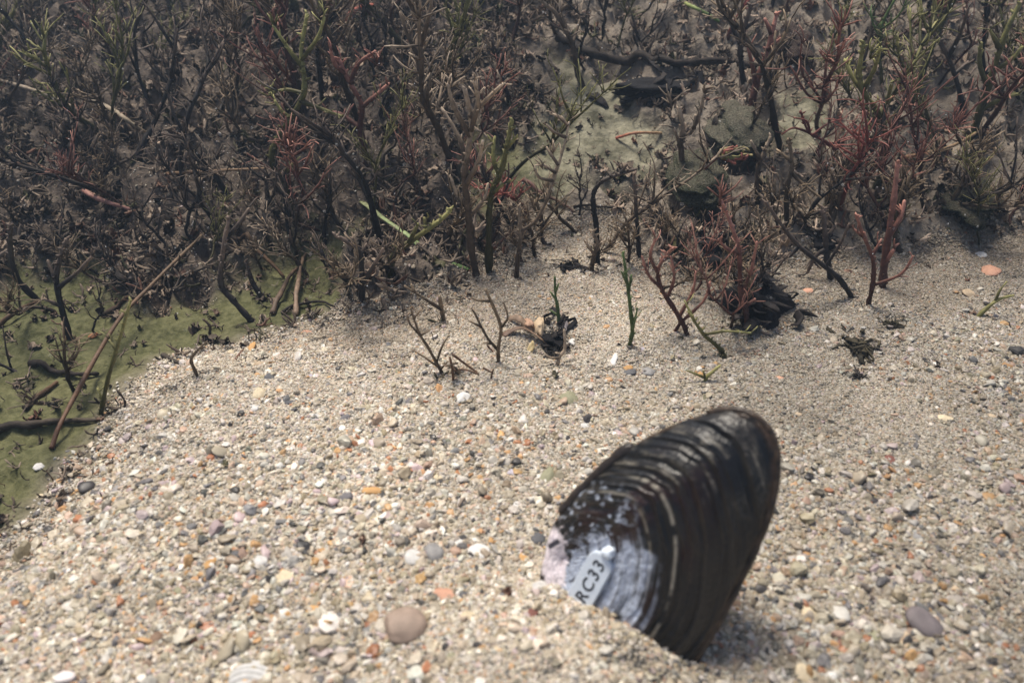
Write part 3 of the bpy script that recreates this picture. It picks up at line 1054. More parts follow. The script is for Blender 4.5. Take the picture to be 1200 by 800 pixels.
def ribbed_shell(px, py, wpx):
    p = at(px, py)
    dd = p.y * CP - (p.z - CAM_H) * SP
    R = wpx * 0.5 * dd / FPX
    m = MB()
    nr, nt_ = 26, 72
    for i in range(nr):
        s = i / (nr - 1)
        for j in range(nt_):
            a = 2 * math.pi * j / nt_
            x_ = R * s * math.cos(a) * 1.0; y_ = R * s * math.sin(a) * 0.82
            rib = 0.028 * R * math.sin((y_ / R * 0.8 + 0.25 * x_ / R + 0.25 * (x_ / R) ** 2) * 26)
            m.v.append(Vector((x_, y_, R * 0.42 * math.sqrt(max(0, 1 - s ** 2.2)) + rib * (1 - s ** 4))))
            k = 0.5 + 0.5 * math.sin((y_ / R * 0.8 + 0.25 * x_ / R + 0.25 * (x_ / R) ** 2) * 26)
            m.c.append(mixv((0.40, 0.39, 0.37), (0.60, 0.59, 0.57), k))
    for i in range(nr - 1):
        for j in range(nt_):
            m.f.append((i * nt_ + j, i * nt_ + (j + 1) % nt_, (i + 1) * nt_ + (j + 1) % nt_, (i + 1) * nt_ + j))
    m.f = [tuple(reversed(f)) for f in m.f]
    o = link('shell_piece', m.mesh('shell_piece', M_STONE), None, (p.x, p.y, p.z - 0.004))
    o.rotation_euler = (-0.12, 0.05, 0.25)
    return tag(o, 'white ribbed shell piece cut by the lower edge of photo', 'shell')


ribbed_shell(295, 793, 58)

STONES = [
    (862, 160, 72, 46, (0.13, 0.128, 0.092), 'large silted algae coated stone among the plants behind', 0.65),
    (815, 218, 74, 46, (0.075, 0.080, 0.052), 'dark green algae coated stone in front of the larger silted one', 0.65),
    (1132, 240, 70, 44, (0.028, 0.033, 0.021), 'dark mossy stone at far right under the plants', 0.55),
    (792, 290, 20, 22, (0.20, 0.19, 0.08), 'small yellow green stone behind the tangled reddish plants', 0.9),
    (925, 60, 46, 40, (0.05, 0.03, 0.028), 'dark reddish lump in the far thicket at upper right', 0.9),
]
for (a, b_, w, hh, c, lab, fl) in STONES:
    pebble(a, b_, w, hh, c, lab, name='stone', flat_=fl, mat=M_MOSSY, sub=5, sink=0.3, cuts=0, cat='stone', lump=0.55)
for (a, b_, w, hh, c, lab) in [
    (632, 386, 20, 22, (0.50, 0.38, 0.25), 'cream angular stone at the rim of the dark hollow'),
    (619, 384, 18, 14, (0.48, 0.30, 0.20), 'pinkish tan stone touching the cream one by the hollow'),
    (621, 411, 13, 22, (0.46, 0.36, 0.19), 'yellow pointed stone in front of the dark hollow'),
    (663, 383, 10, 16, (0.22, 0.19, 0.19), 'mauve grey pebble right of the dark hollow'),
]:
    pebble(a, b_, w, hh, c, lab, name='stone', flat_=1.0, sink=0.15, cuts=16, cat='stone', lump=0.5, lo=0.4)

# the many lesser pebbles, told apart by colour, shape and place
PZONE = [(lambda x, y: y > 640 and x < 250, 'in the blurred lower left corner'), (lambda x, y: y > 700 and x < 640, 'in the foreground by the brown disc pebble'),
         (lambda x, y: y > 560 and x < 400, 'on the left sand slope'), (lambda x, y: y > 560 and x < 640, 'on sand left of the mussel'),
         (lambda x, y: y > 640 and x >= 850, 'on sand by the slate chip'), (lambda x, y: y > 500 and x >= 900, 'on sand right of the mussel'),
         (lambda x, y: x >= 900, 'on the right-hand sand below the plants'), (lambda x, y: x < 330, 'at the sand edge by the green mat'),
         (lambda x, y: x < 600, 'on sand before the small front plants'), (lambda x, y: True, 'on sand behind the mussel')]
placed = 0
occupied = [(a, b_) for (a, b_, *_r) in HAND] + [(475, 740), (1082, 735), (295, 790)]
cand_cols = ['white', 'white', 'white', 'cream', 'cream', 'cream', 'tan', 'tan', 'tan', 'grey', 'grey', 'dark grey', 'orange', 'salmon', 'brown', 'lilac', 'lilac', 'olive']
tries = 0
while placed < 170 and tries < 4000:
    tries += 1
    qx, qy = RNG.uniform(-20, 1220), 395 + 410 * RNG.random() ** 0.75
    wpos = flat(qx, qy)
    sdf = poly_sdf(SAND, np.array([wpos[0]]), np.array([wpos[1]]))[0]
    if sdf < 0.08:
        continue
    if 630 < qx < 925 and 470 < qy < 810:
        continue
    if any(abs(qx - a) < 18 and abs(qy - b_) < 13 for a, b_ in occupied):
        continue
    occupied.append((qx, qy))
    sc = 0.8 + 0.5 * sstep(420, 800, qy)
    w = RNG.uniform(9.5, 14) * float(sc); hh = w * RNG.uniform(0.5, 0.85)
    cc = RNG.choice(cand_cols)
    shp = 'flat' if hh / w < 0.62 else 'rounded'
    zz_ = next(t for f, t in PZONE if f(qx, qy))
    o = pebble(qx, qy, w, hh, cc, None, sub=2, group='small pebbles scattered over the sand', flat_=0.35 if shp == 'flat' else 0.6, sink=0.35)
    PENDING.append((o, 'small %s %s pebble %s' % (shp, cc, zz_), qx))
    placed += 1

# ------------------------------------------------------------------ water plants
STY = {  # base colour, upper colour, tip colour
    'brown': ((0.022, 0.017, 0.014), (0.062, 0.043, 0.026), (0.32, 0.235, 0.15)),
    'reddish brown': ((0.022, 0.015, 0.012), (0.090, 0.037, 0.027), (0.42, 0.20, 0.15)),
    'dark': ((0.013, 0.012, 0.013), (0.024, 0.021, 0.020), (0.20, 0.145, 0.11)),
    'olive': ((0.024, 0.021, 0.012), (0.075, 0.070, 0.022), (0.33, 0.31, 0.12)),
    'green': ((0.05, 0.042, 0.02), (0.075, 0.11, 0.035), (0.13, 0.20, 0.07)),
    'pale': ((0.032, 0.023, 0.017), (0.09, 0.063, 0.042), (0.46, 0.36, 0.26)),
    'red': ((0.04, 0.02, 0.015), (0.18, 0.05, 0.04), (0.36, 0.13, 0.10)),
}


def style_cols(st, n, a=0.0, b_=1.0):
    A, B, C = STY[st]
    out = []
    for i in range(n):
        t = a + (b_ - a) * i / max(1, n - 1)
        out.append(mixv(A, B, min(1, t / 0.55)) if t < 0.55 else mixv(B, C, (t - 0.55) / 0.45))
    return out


def leaf_into(m, p, d, L, r, st, rng, curl=0.5):
    pts = [p.copy()]
    d = d.normalized()
    bend = Vector((rng.uniform(-1, 1), rng.uniform(-1, 1), rng.uniform(-0.2, 1.0))) * curl
    r *= rng.uniform(0.5, 0.85)
    for k in range(5):
        d = (d + bend * 0.3 + Vector((rng.gauss(0, .12), rng.gauss(0, .12), rng.gauss(0, .12)))).normalized()
        pts.append(pts[-1] + d * L / 5)
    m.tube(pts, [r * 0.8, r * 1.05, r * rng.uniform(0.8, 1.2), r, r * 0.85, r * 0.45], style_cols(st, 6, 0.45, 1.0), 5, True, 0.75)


def tuft_mesh(p, d, n, L, r, st, rng, spread=0.9):
    m = MB()
    for k in range(n):
        dd = (d.normalized() + Vector((rng.gauss(0, 1), rng.gauss(0, 1), rng.gauss(0, 0.7))) * spread * 0.6).normalized()
        leaf_into(m, p - d.normalized() * L * rng.uniform(0, 0.5), dd, L * rng.uniform(0.6, 1.15), r, st, rng)
    return m


def proto_plant(rng, H, st, nbr, leafy, thick=1.0, wild=1.0):
    """parts of a free-standing plant with its base at the origin"""
    parts = []
    lean = Vector((rng.gauss(0, 0.2 * wild), rng.gauss(0, 0.2 * wild), 1)).normalized()
    pts = [Vector((0, 0, -0.04))]
    d = lean.copy(); n = 9
    for k in range(n):
        d = (d + Vector((rng.gauss(0, 0.17 * wild), rng.gauss(0, 0.17 * wild), 0.05))).normalized()
        pts.append(pts[-1] + d * (H + 0.04) / n)
    path = resample(pts, 16)
    r0 = rng.uniform(0.0085, 0.0130) * (0.75 + 0.4 * H) * thick
    radii = [r0 * (1 - 0.55 * i / 15) * (1 + rng.uniform(-0.18, 0.3)) for i in range(16)]
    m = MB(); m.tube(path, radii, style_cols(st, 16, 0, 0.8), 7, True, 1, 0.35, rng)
    # leaf scars along the stem
    for k in range(int(H * 22)):
        i = rng.randrange(2, 15); p = path[i]
        a = rng.uniform(0, 6.28)
        dd = Vector((math.cos(a), math.sin(a), rng.uniform(0.3, 1.2))).normalized()
        L = rng.uniform(0.012, 0.03)
        m.tube([p, p + dd * L * 0.6, p + dd * L], [r0 * 0.5, r0 * 0.4, r0 * 0.15], [style_cols(st, 16, 0, 0.8)[i]] * 3, 4)
    parts.append(('stem', m))
    for b_ in range(nbr):
        i = rng.randrange(5, 15)
        p = path[i]; a = rng.uniform(0, 6.28)
        dd = Vector((math.cos(a), math.sin(a), rng.uniform(0.7, 1.6))).normalized()
        L = rng.uniform(0.10, 0.26) * (0.6 + 0.6 * H)
        q = [p]
        for k in range(4):
            dd = (dd + Vector((rng.gauss(0, 0.15), rng.gauss(0, 0.15), 0.18))).normalized()
            q.append(q[-1] + dd * L / 4)
        m = MB()
        m.tube(resample(q, 7), [r0 * 0.62 * (1 - 0.09 * k) for k in range(7)], style_cols(st, 7, 0.35, 0.9), 6, True, 1, 0.25, rng)
        for k in range(leafy + 1):
            s = rng.choice(q[1:])
            ld = (dd + Vector((rng.gauss(0, 0.8), rng.gauss(0, 0.8), rng.gauss(0.2, 0.4)))).normalized()
            leaf_into(m, s, ld, rng.uniform(0.035, 0.09), r0 * 0.40, st, rng, 0.9)
        parts.append(('branch', m))
    for a_, b2 in ((7, 11), (11, 15)):
        m = MB() if leafy > 3 else parts[0][1]
        for k in range(int(leafy * 1.5)):
            i = rng.randrange(a_, b2); a = rng.uniform(0, 6.28)
            leaf_into(m, path[i], Vector((math.cos(a), math.sin(a), rng.uniform(0.1, 1.2))), rng.uniform(0.04, 0.11), r0 * rng.uniform(0.35, 0.55), st, rng, 1.0)
        if leafy > 3: parts.append(('leaf_whorl', m))
    parts.append(('leaf_tuft', tuft_mesh(path[-1], d, leafy + 4, 0.10, r0 * 0.45, st, rng, 1.2)))
    return parts


def plant_from_parts(name, parts, loc):
    root = empty(name, loc)
    for nm, m in parts:
        link(nm, m.mesh(nm, M_PLANT), root)
    return root


def copy_thing(root):
    c = root.copy(); COL.objects.link(c)
    for ch in list(root.children):
        k = ch.copy(); COL.objects.link(k); k.parent = c
    return c


# --- plants traced one by one ---
def lift(px, py, y):
    r = ray(px, py)
    t = y / r.y
    return Vector((r.x * t, y, CAM_H + r.z * t))


def traced(label, st, stem, branches=(), tufts=(), rpx=3.0, name='water_plant', cat='water plant', group='water plants', slope=None, twigs=True):
    rng = random.Random(hash_str(label))
    b0 = at(*stem[0])
    FEET.append(b0)
    y0 = b0.y
    depth = y0 * CP - (b0.z - CAM_H) * SP
    k = FPX / depth
    root = empty(name, b0)
    tag(root, label, cat, group)
    sl = rng.uniform(-0.12, 0.22) if slope is None else slope
    pts = []
    L = 0
    for i, (a, b_) in enumerate(stem):
        if i:
            L += math.hypot(a - stem[i - 1][0], b_ - stem[i - 1][1])
        pts.append(lift(a, b_, y0 + sl * L / k))
    pts[0] = b0.copy()
    # start below the bed so that the foot is planted
    path = resample([b0 - Vector((0, 0, 0.04))] + pts, max(8, 5 * len(pts)))
    n = len(path)
    r0 = rpx / k
    radii = [r0 * (1 - 0.5 * i / (n - 1)) * (1 + rng.uniform(-0.15, 0.25)) for i in range(n)]
    m = MB()
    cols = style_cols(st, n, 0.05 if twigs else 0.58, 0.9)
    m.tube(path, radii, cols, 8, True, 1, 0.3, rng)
    for q in range(int(n * 1.3) if twigs else 0):
        i = rng.randrange(3, n)
        a = rng.uniform(0, 6.28)
        dd = Vector((math.cos(a), math.sin(a), rng.uniform(0.4, 1.3))).normalized()
        LL = rng.uniform(3, 8) / k
        m.tube([path[i], path[i] + dd * LL * 0.6, path[i] + dd * LL], [r0 * 0.45, r0 * 0.38, r0 * 0.15], [cols[i]] * 3, 5)
    link('stem', m.mesh('stem', M_PLANT, b0), root)
    skel = list(path)
    for br in branches:
        a, b_ = br[0]
        # nearest point of what is already there, in the picture
        best = min(skel, key=lambda p: (lambda q: (q[0] - a) ** 2 + (q[1] - b_) ** 2)(project(p.x, p.y, p.z)))
        yb = best.y
        s2 = rng.uniform(-0.45, 0.45)
        LL = 0; q = [best.copy()]
        for i in range(1, len(br)):
            LL += math.hypot(br[i][0] - br[i - 1][0], br[i][1] - br[i - 1][1])
            q.append(lift(br[i][0], br[i][1], yb + s2 * LL / k))
        pb = resample(q, max(5, 4 * len(q)))
        nb = len(pb)
        mm = MB()
        mm.tube(pb, [r0 * 0.66 * (1 - 0.5 * i / (nb - 1)) * (1 + rng.uniform(-0.1, 0.2)) for i in range(nb)], style_cols(st, nb, 0.4, 1.0), 7, True, 1, 0.25, rng)
        if twigs:
            for z_ in range(max(2, int(LL / 10))):
                i = rng.randrange(nb // 3, nb)
                dd = (pb[min(i + 1, nb - 1)] - pb[i - 1]).normalized() + Vector((rng.gauss(0, 0.6), rng.gauss(0, 0.6), rng.gauss(0.2, 0.4)))
                leaf_into(mm, pb[i], dd, rng.uniform(8, 19) / k, r0 * 0.36, st, rng, 0.9)
        skel += pb
        link('branch', mm.mesh('branch', M_PLANT, b0), root)
    for (a, b_, nn_, Lp, sp_) in tufts:
        best = min(skel, key=lambda p: (lambda q: (q[0] - a) ** 2 + (q[1] - b_) ** 2)(project(p.x, p.y, p.z)))
        c0 = lift(a, b_, best.y)
        mt = tuft_mesh(c0, Vector((0, -0.2, 1)), nn_, Lp / k, 1.7 / k, st, rng, sp_)
        link('leaf_tuft', mt.mesh('leaf_tuft', M_PLANT, b0), root)
    return root


def hash_str(s):
    h = 7
    for ch in s:
        h = (h * 131 + ord(ch)) & 0x7FFFFFFF
    return h


T = traced
FEET = []
T('small forked brown sprig rooted in the front sand, left of centre', 'brown', [(518, 438), (512, 426), (501, 406), (492, 392), (486, 376), (481, 361)],
  [[(492, 392), (480, 379), (478, 369)], [(494, 392), (507, 385)], [(488, 374), (494, 362)], [(512, 422), (518, 406), (526, 393)], [(514, 430), (498, 419), (482, 409)], [(517, 432), (525, 423)]], rpx=2.2, twigs=False)
T('wide forked brown sprig beside the dark hollow', 'brown', [(584, 425), (584, 408), (587, 388), (585, 376), (575, 352), (569, 339)],
  [[(582, 411), (570, 394), (557, 368), (552, 361)], [(563, 385), (550, 376)], [(588, 383), (595, 372), (590, 354)], [(578, 354), (560, 352), (553, 349)], [(574, 404), (566, 402)]], rpx=2.5, twigs=False)
T('stubby brown shoot leaning left among front sprigs', 'brown', [(520, 377), (518, 365), (515, 347)], [[(515, 364), (496, 349), (474, 335)], [(486, 343), (482, 333)]], rpx=3.4, twigs=False)
T('thin bright green seedling at the rim of dark hollow', 'green', [(655, 382), (654, 364), (651, 346), (650, 324)], [[(654, 370), (644, 363)], [(653, 352), (645, 342)], [(652, 344), (655, 332)]], rpx=2.4, twigs=False)
T('small curled grey brown sprig before the dark hollow', 'pale', [(653, 430), (656, 418), (662, 408), (661, 386)], [[(655, 420), (645, 419), (638, 414)], [(658, 414), (651, 413)]], rpx=2.6, twigs=False)
T('green topped single shoot with brown foot on the sand', 'green', [(737, 407), (741, 385), (736, 340), (730, 296)], [[(735, 335), (728, 318)], [(737, 345), (740, 322)], [(741, 388), (747, 361)]], rpx=2.8)
T('tangled reddish brown plant right of the green shoot', 'reddish brown', [(805, 393), (797, 373), (776, 340), (771, 318), (780, 300), (790, 290)],
  [[(776, 340), (760, 322), (752, 300)], [(797, 373), (812, 340), (815, 318)], [(785, 352), (790, 325), (786, 300)], [(771, 318), (762, 300), (768, 280)], [(800, 378), (825, 352), (832, 330)], [(798, 376), (788, 392), (780, 405)]], rpx=3.2)
T('yellow green stem bowed left over the black litter', 'olive', [(848, 417), (842, 407), (824, 391), (808, 367)], [[(824, 391), (850, 388), (880, 390)], [(812, 374), (802, 352)]], rpx=3.0)
T('red stemmed plant topped by a pink rosette of fingers', 'reddish brown', [(876, 388), (873, 361), (868, 343), (866, 295), (860, 272), (845, 235)],
  [[(866, 300), (850, 290), (842, 280)], [(868, 343), (880, 318), (887, 283)], [(872, 360), (885, 350)]], [(845, 230, 13, 30, 1.5)], rpx=3.6)
T('pale olive plant leaning right with finger leaves, centre', 'pale', [(605, 327), (607, 300), (610, 276), (608, 242)],
  [[(612, 274), (630, 256), (647, 216), (660, 175), (667, 143)], [(657, 190), (645, 180), (640, 172)], [(651, 207), (637, 193)], [(648, 212), (632, 208), (626, 196)], [(662, 165), (650, 155), (640, 146)], [(665, 150), (655, 137), (645, 133)]], [(648, 176, 5, 16, 0.8), (636, 194, 5, 16, 0.8)], rpx=3.2)
T('upright dark stem with olive forked top, centre', 'olive', [(573, 320), (573, 263), (576, 225), (586, 205), (594, 172), (600, 141)], [[(586, 205), (578, 185), (580, 160)], [(594, 175), (606, 160)], [(576, 230), (590, 215)]], rpx=4.2)
T('tall bushy brown plant with pale pink top, centre', 'pale', [(558, 323), (552, 290), (549, 249), (544, 208), (548, 180), (552, 144), (545, 105)],
  [[(548, 200), (542, 172), (529, 145), (517, 126)], [(550, 160), (532, 125), (525, 98)], [(552, 140), (572, 115), (590, 98)], [(546, 220), (560, 190), (566, 165)], [(550, 250), (566, 235), (572, 215)], [(549, 245), (535, 228), (528, 205)], [(551, 150), (560, 120), (556, 95)]],
  [(526, 98, 6, 18, 1.0), (560, 105, 6, 18, 1.0), (518, 128, 4, 14, 0.8)], rpx=4.4)
T('thick greenish branch slanting right from a knobbly foot', 'olive', [(458, 325), (462, 297), (481, 283), (515, 259), (528, 246)], [[(481, 283), (490, 262)], [(500, 270), (497, 255)]], rpx=4.2)
T('knobbly dark plant with spread arms at the sand edge', 'dark', [(424, 352), (424, 323), (422, 297), (408, 284), (394, 276)], [[(424, 330), (440, 308), (449, 291)], [(422, 300), (430, 285)], [(424, 340), (408, 325), (398, 312)], [(410, 285), (404, 272)]], rpx=4.0)
T('orange brown forked plant in the left centre thicket', 'reddish brown', [(430, 190), (427, 175), (422, 148), (424, 124), (410, 97), (397, 70)],
  [[(425, 128), (440, 112), (456, 98)], [(421, 151), (400, 134), (380, 131)], [(412, 100), (420, 75), (440, 60)], [(405, 85), (392, 75), (388, 60)]], [(398, 72, 7, 20, 1.0), (440, 70, 7, 22, 1.0)], rpx=4.2)
T('dark crooked stub with a bent pink arm, right of centre', 'dark', [(700, 310), (699, 270), (695, 232), (704, 214), (728, 203), (746, 198)], [[(728, 203), (735, 192)]], rpx=3.4)
T('straight bare dark stem beside the pale algae patch', 'dark', [(749, 302), (747, 270), (745, 240), (743, 205)], [], rpx=3.0)
T('small brown sprig behind the hollow', 'pale', [(693, 318), (696, 300), (700, 285), (694, 272)], [[(697, 297), (685, 282)], [(698, 295), (706, 283)]], rpx=3.2)
T('forked red brown plant on the right sand edge', 'reddish brown', [(1017, 358), (1023, 331), (1023, 304), (1010, 271), (1004, 253)], [[(1026, 334), (1056, 321), (1070, 300)], [(1022, 300), (1033, 280)], [(1012, 276), (1000, 268)]], rpx=3.2)
T('thick reddish upright stem on the right sand edge', 'reddish brown', [(1034, 338), (1036, 311), (1041, 274), (1048, 230), (1052, 190)], [[(1040, 275), (1055, 255), (1060, 235)], [(1036, 310), (1048, 292)]], rpx=5.0)
T('long dark stem leaning left across the right plants', 'dark', [(999, 350), (982, 325), (965, 311), (935, 287), (911, 257), (898, 238)], [[(935, 287), (925, 300), (905, 310)], [(965, 311), (985, 285), (995, 262)]], rpx=3.2)
T('dark vertical stem crossing the leaning one, right', 'dark', [(973, 328), (969, 300), (967, 275), (965, 245)], [[(968, 280), (980, 262)], [(967, 290), (956, 300), (946, 320)]], rpx=4.4)
T('lone two-armed twig on the far right sand', 'olive', [(1145, 372), (1168, 352), (1188, 346)], [[(1168, 352), (1172, 340), (1180, 330)]], rpx=2.6, twigs=False)
T('low splayed dark sprig on sand behind the mussel', 'olive', [(826, 448), (829, 441), (838, 433), (844, 428)], [[(828, 443), (815, 438), (805, 434)], [(827, 445), (824, 434)]], rpx=2.6, twigs=False)
T('dark bent stem at the rear left sand edge', 'dark', [(295, 377), (275, 354), (259, 333), (261, 298), (268, 257)], [[(265, 280), (280, 262), (292, 244)]], rpx=4.2)
T('short dark hooked stem left of the crossed twigs', 'dark', [(310, 352), (297, 333), (288, 306)], [], rpx=3.6)
T('thin olive stem standing on the algae mat', 'olive', [(118, 487), (126, 446), (140, 397), (153, 352)], [[(121, 470), (114, 455)], [(136, 412), (128, 398)]], rpx=3.0)
T('dark forked stem rooted in the green mat, far left', 'dark', [(82, 397), (68, 342), (67, 315), (78, 280)], [[(68, 340), (92, 318), (108, 300)], [(72, 360), (52, 350)], [(70, 330), (56, 305)]], rpx=4.4)
T('curved dark stem by the left edge on green mat', 'dark', [(44, 352), (22, 329), (13, 298), (12, 265)], [], rpx=4.0)
T('little bent brown shoot on the left sand slope', 'brown', [(232, 442), (224, 422), (232, 410), (243, 400)], [], rpx=2.4, twigs=False)
T('tiny dark hooked shoot at edge of the algae', 'dark', [(246, 392), (246, 382), (238, 374)], [], rpx=2.2, twigs=False)
T('olive plant with long side arm in upper left thicket', 'olive', [(343, 255), (333, 217), (318, 180), (350, 123), (357, 100), (353, 60), (360, 17)],
  [[(352, 120), (378, 128), (402, 137)], [(354, 110), (335, 105), (315, 110)], [(355, 80), (340, 60), (320, 30)], [(330, 205), (345, 190)], [(356, 70), (372, 45), (380, 20)], [(345, 135), (330, 130), (322, 118)]], [(318, 108, 6, 18, 1.0), (322, 28, 7, 22, 1.0)], rpx=4.0)
T('pale tufted plant left of the large coated stone', 'pale', [(801, 210), (798, 171), (800, 150), (796, 128)], [[(799, 165), (812, 152), (815, 135)], [(812, 150), (822, 125), (826, 105)], [(800, 175), (790, 150)]], [(788, 120, 9, 22, 1.0), (826, 108, 6, 18, 0.8)], rpx=4.0)
T('scarlet branching sprig right of the large coated stone', 'red', [(990, 190), (980, 177), (965, 165), (948, 155), (938, 130)], [[(948, 155), (930, 150), (916, 158)], [(950, 156), (945, 142), (930, 138)], [(952, 158), (970, 145), (985, 140)], [(970, 168), (984, 165), (1000, 146)]], rpx=2.4)
T('dark red brown stem above the large coated stone', 'reddish brown', [(882, 150), (882, 120), (887, 97), (900, 57), (910, 17)], [[(887, 97), (880, 70), (875, 50)], [(898, 62), (915, 45)], [(904, 40), (896, 22)]], rpx=4.4)
T('dark stem behind the coated stones with forked red top', 'dark', [(870, 96), (869, 75), (868, 50), (880, 7)], [[(868, 50), (855, 25), (850, 5)], [(872, 35), (890, 22)]], rpx=4.0)
T('tall olive plant bending left at the right side', 'olive', [(1026, 225), (1033, 200), (1037, 173), (1033, 140), (1013, 110), (1007, 87), (1012, 50)], [[(1013, 110), (1000, 92), (990, 70)], [(1033, 140), (1040, 118), (1046, 95)], [(1012, 105), (1025, 80), (1032, 55)], [(1034, 150), (1022, 135)]], [(1022, 62, 7, 20, 0.9)], rpx=4.4)
T('near dark green plant at the right edge, leaning right', 'olive', [(1140, 160), (1150, 125), (1165, 80), (1178, 40), (1195, 5)], [[(1165, 80), (1185, 70), (1198, 55)], [(1158, 100), (1148, 75), (1150, 50)], [(1172, 58), (1160, 35)], [(1150, 128), (1175, 115), (1195, 110)]], rpx=4.6)
T('slim dark stem leaning right in upper right thicket', 'dark', [(1045, 150), (1060, 118), (1075, 90), (1085, 60)], [[(1068, 105), (1090, 95)]], rpx=4.0)
T('dark plant with side arm, upper right', 'dark', [(1128, 140), (1125, 110), (1110, 65), (1085, 25)], [[(1110, 65), (1125, 40), (1135, 10)], [(1118, 90), (1135, 72)]], rpx=4.0)
T('grey stem behind the tangled root knot', 'pale', [(888, 232), (888, 200), (895, 180), (903, 160)], [[(890, 190), (880, 165)]], rpx=3.6)
T('brown upright plant right of the rosette', 'brown', [(922, 262), (922, 225), (928, 195), (925, 165)], [[(926, 200), (940, 215), (962, 232)], [(924, 190), (910, 175)]], rpx=3.4)


# --- pieces lying on the bed ---
def lying(name, label, cat, pts, rpx, cols, arch=0.0, sides=7, flatten=1.0, taper=0.5, knob=0.25, lifts=None):
    rng = random.Random(hash_str(label))
    w = [at(a, b_) for a, b_ in pts]
    if arch >= 0.05:      # a stiff stem: it bridges the hollows of the bed
        cum = [0.0]
        for i in range(1, len(pts)): cum.append(cum[-1] + math.hypot(pts[i][0] - pts[i - 1][0], pts[i][1] - pts[i - 1][1]))
        w = [lift(pts[i][0], pts[i][1], w[0].y + (w[-1].y - w[0].y) * cum[i] / cum[-1] - (arch * 0.8 if 0 < i < len(pts) - 1 else 0)) for i in range(len(pts))]
    k = FPX / (w[0].y * CP - (w[0].z - CAM_H) * SP)
    r = rpx / k
    n = max(8, 6 * len(w))
    c0 = w[0].copy()
    out = []
    for i, p in enumerate(resample(w, n)):
        t = i / (n - 1)
        up = r * 0.7 + (arch * math.sin(math.pi * t) if arch < 0.05 else 0)
        if lifts: up += lifts[0] + (lifts[1] - lifts[0]) * t
        out.append(Vector((p.x, p.y, (p.z if arch >= 0.05 else max(p.z, gz(p.x, p.y))) + up)))
    m = MB()
    m.tube(out, [r * (1 - taper * i / (n - 1)) * (1 + rng.uniform(-0.12, 0.2)) for i in range(n)], [mixv(cols[0], cols[1], i / (n - 1)) for i in range(n)], sides, True, flatten, knob, rng)
    o = link(name, m.mesh(name, M_LITTER if cols[0] is DRK else M_PLANT, c0), None, c0)
    return tag(o, label, cat)


BRN, DRK, RED, PAL_, GRN = (0.10, 0.058, 0.032), (0.022, 0.017, 0.014), (0.20, 0.07, 0.045), (0.28, 0.23, 0.17), (0.12, 0.22, 0.07)
lying('fallen_stem', 'long straight reddish stem lying slanted over the algae mat', 'stem', [(61, 527), (77, 487), (135, 383), (180, 333), (239, 275)], 3.0, ((0.16, 0.07, 0.04), (0.22, 0.15, 0.09)), 0.05, taper=0.3)
lying('fallen_stem', 'dark fallen stem slanting down to the crossed twigs', 'stem', [(270, 281), (300, 303), (333, 327)], 3.2, (DRK, BRN), 0.04)
lying('twig', 'brown twig crossed by another at rear sand edge, lower one', 'twig', [(320, 370), (334, 344), (349, 316)], 3.4, ((0.16, 0.11, 0.08), BRN), 0.02)
lying('twig', 'pale brown twig standing over the crossed pair', 'twig', [(347, 371), (352, 335), (358, 300)], 3.2, ((0.20, 0.14, 0.10), BRN), 0.03)
lying('twig', 'thin black curved twig right of the crossed pair', 'twig', [(330, 368), (352, 360), (375, 357), (392, 361)], 2.2, (DRK, DRK), 0.01)
lying('stick', 'curved black stick lying on the algae mat', 'stick', [(36, 428), (66, 440), (90, 443), (116, 440)], 4.0, (DRK, DRK), 0.01)
lying('stick', 'thick dark stick lying across the mat at lower left', 'stick', [(-6, 506), (30, 501), (68, 496), (114, 495)], 5.5, (DRK, (0.07, 0.055, 0.04)), 0.0, taper=0.6)
lying('stick', 'short dark bit slanting above the thick stick', 'stick', [(30, 482), (48, 465), (68, 450)], 4.5, (DRK, BRN), 0.0)
lying('stick', 'short brown stick at the left edge over the mat', 'stick', [(0, 384), (22, 372), (46, 356)], 3.4, (BRN, BRN), 0.02)
lying('stick', 'dark bit on the upper end of the algae mat', 'stick', [(120, 372), (140, 360), (150, 350)], 3.5, (DRK, BRN), 0.0)
lying('twig', 'dark flat scrap on the left sand slope', 'twig', [(192, 418), (203, 424), (215, 429)], 3.2, ((0.05, 0.04, 0.03), DRK), 0.0)
lying('twig', 'reddish bit on the left sand slope beside orange pebble', 'twig', [(275, 423), (282, 415), (289, 408)], 2.0, (RED, BRN), 0.0)
lying('twig', 'brown splinter on the lower left sand slope', 'twig', [(112, 558), (122, 548), (134, 540)], 2.6, ((0.3, 0.16, 0.09), BRN), 0.0)
lying('twig', 'thin reddish brown twig lying behind the centre plants', 'twig', [(613, 213), (630, 230), (650, 240), (672, 251)], 2.4, ((0.12, 0.05, 0.04), (0.07, 0.04, 0.03)), 0.02)
lying('twig', 'dark straight twig across the pale algae patch', 'twig', [(672, 244), (700, 246), (732, 246)], 1.8, (DRK, DRK), 0.01)
lying('grass_blade', 'long green grass blade lying among the brown stems', 'grass blade', [(424, 238), (450, 258), (480, 279), (505, 300), (550, 318)], 3.0, ((0.22, 0.24, 0.12), GRN), 0.2, flatten=0.35, taper=0.2, knob=0.05)
lying('sunken_branch', 'dark sunken branch lying across the upper right thicket', 'branch', [(655, 48), (690, 68), (730, 80), (790, 83), (840, 78), (885, 82)], 5.0, (DRK, (0.035, 0.026, 0.02)), 0.02, taper=0.4, knob=0.5)
lying('fallen_stem', 'long orange stem leaning across the right thicket', 'stem', [(1055, 187), (1085, 181), (1117, 172), (1152, 152)], 2.4, ((0.34, 0.20, 0.10), (0.30, 0.20, 0.11)), 0.1, taper=0.3)
lying('fallen_stem', 'yellow green stem at the upper edge, right of centre', 'stem', [(798, 4), (820, 14), (842, 27)], 2.4, ((0.26, 0.28, 0.10), GRN), 0.1, taper=0.3)
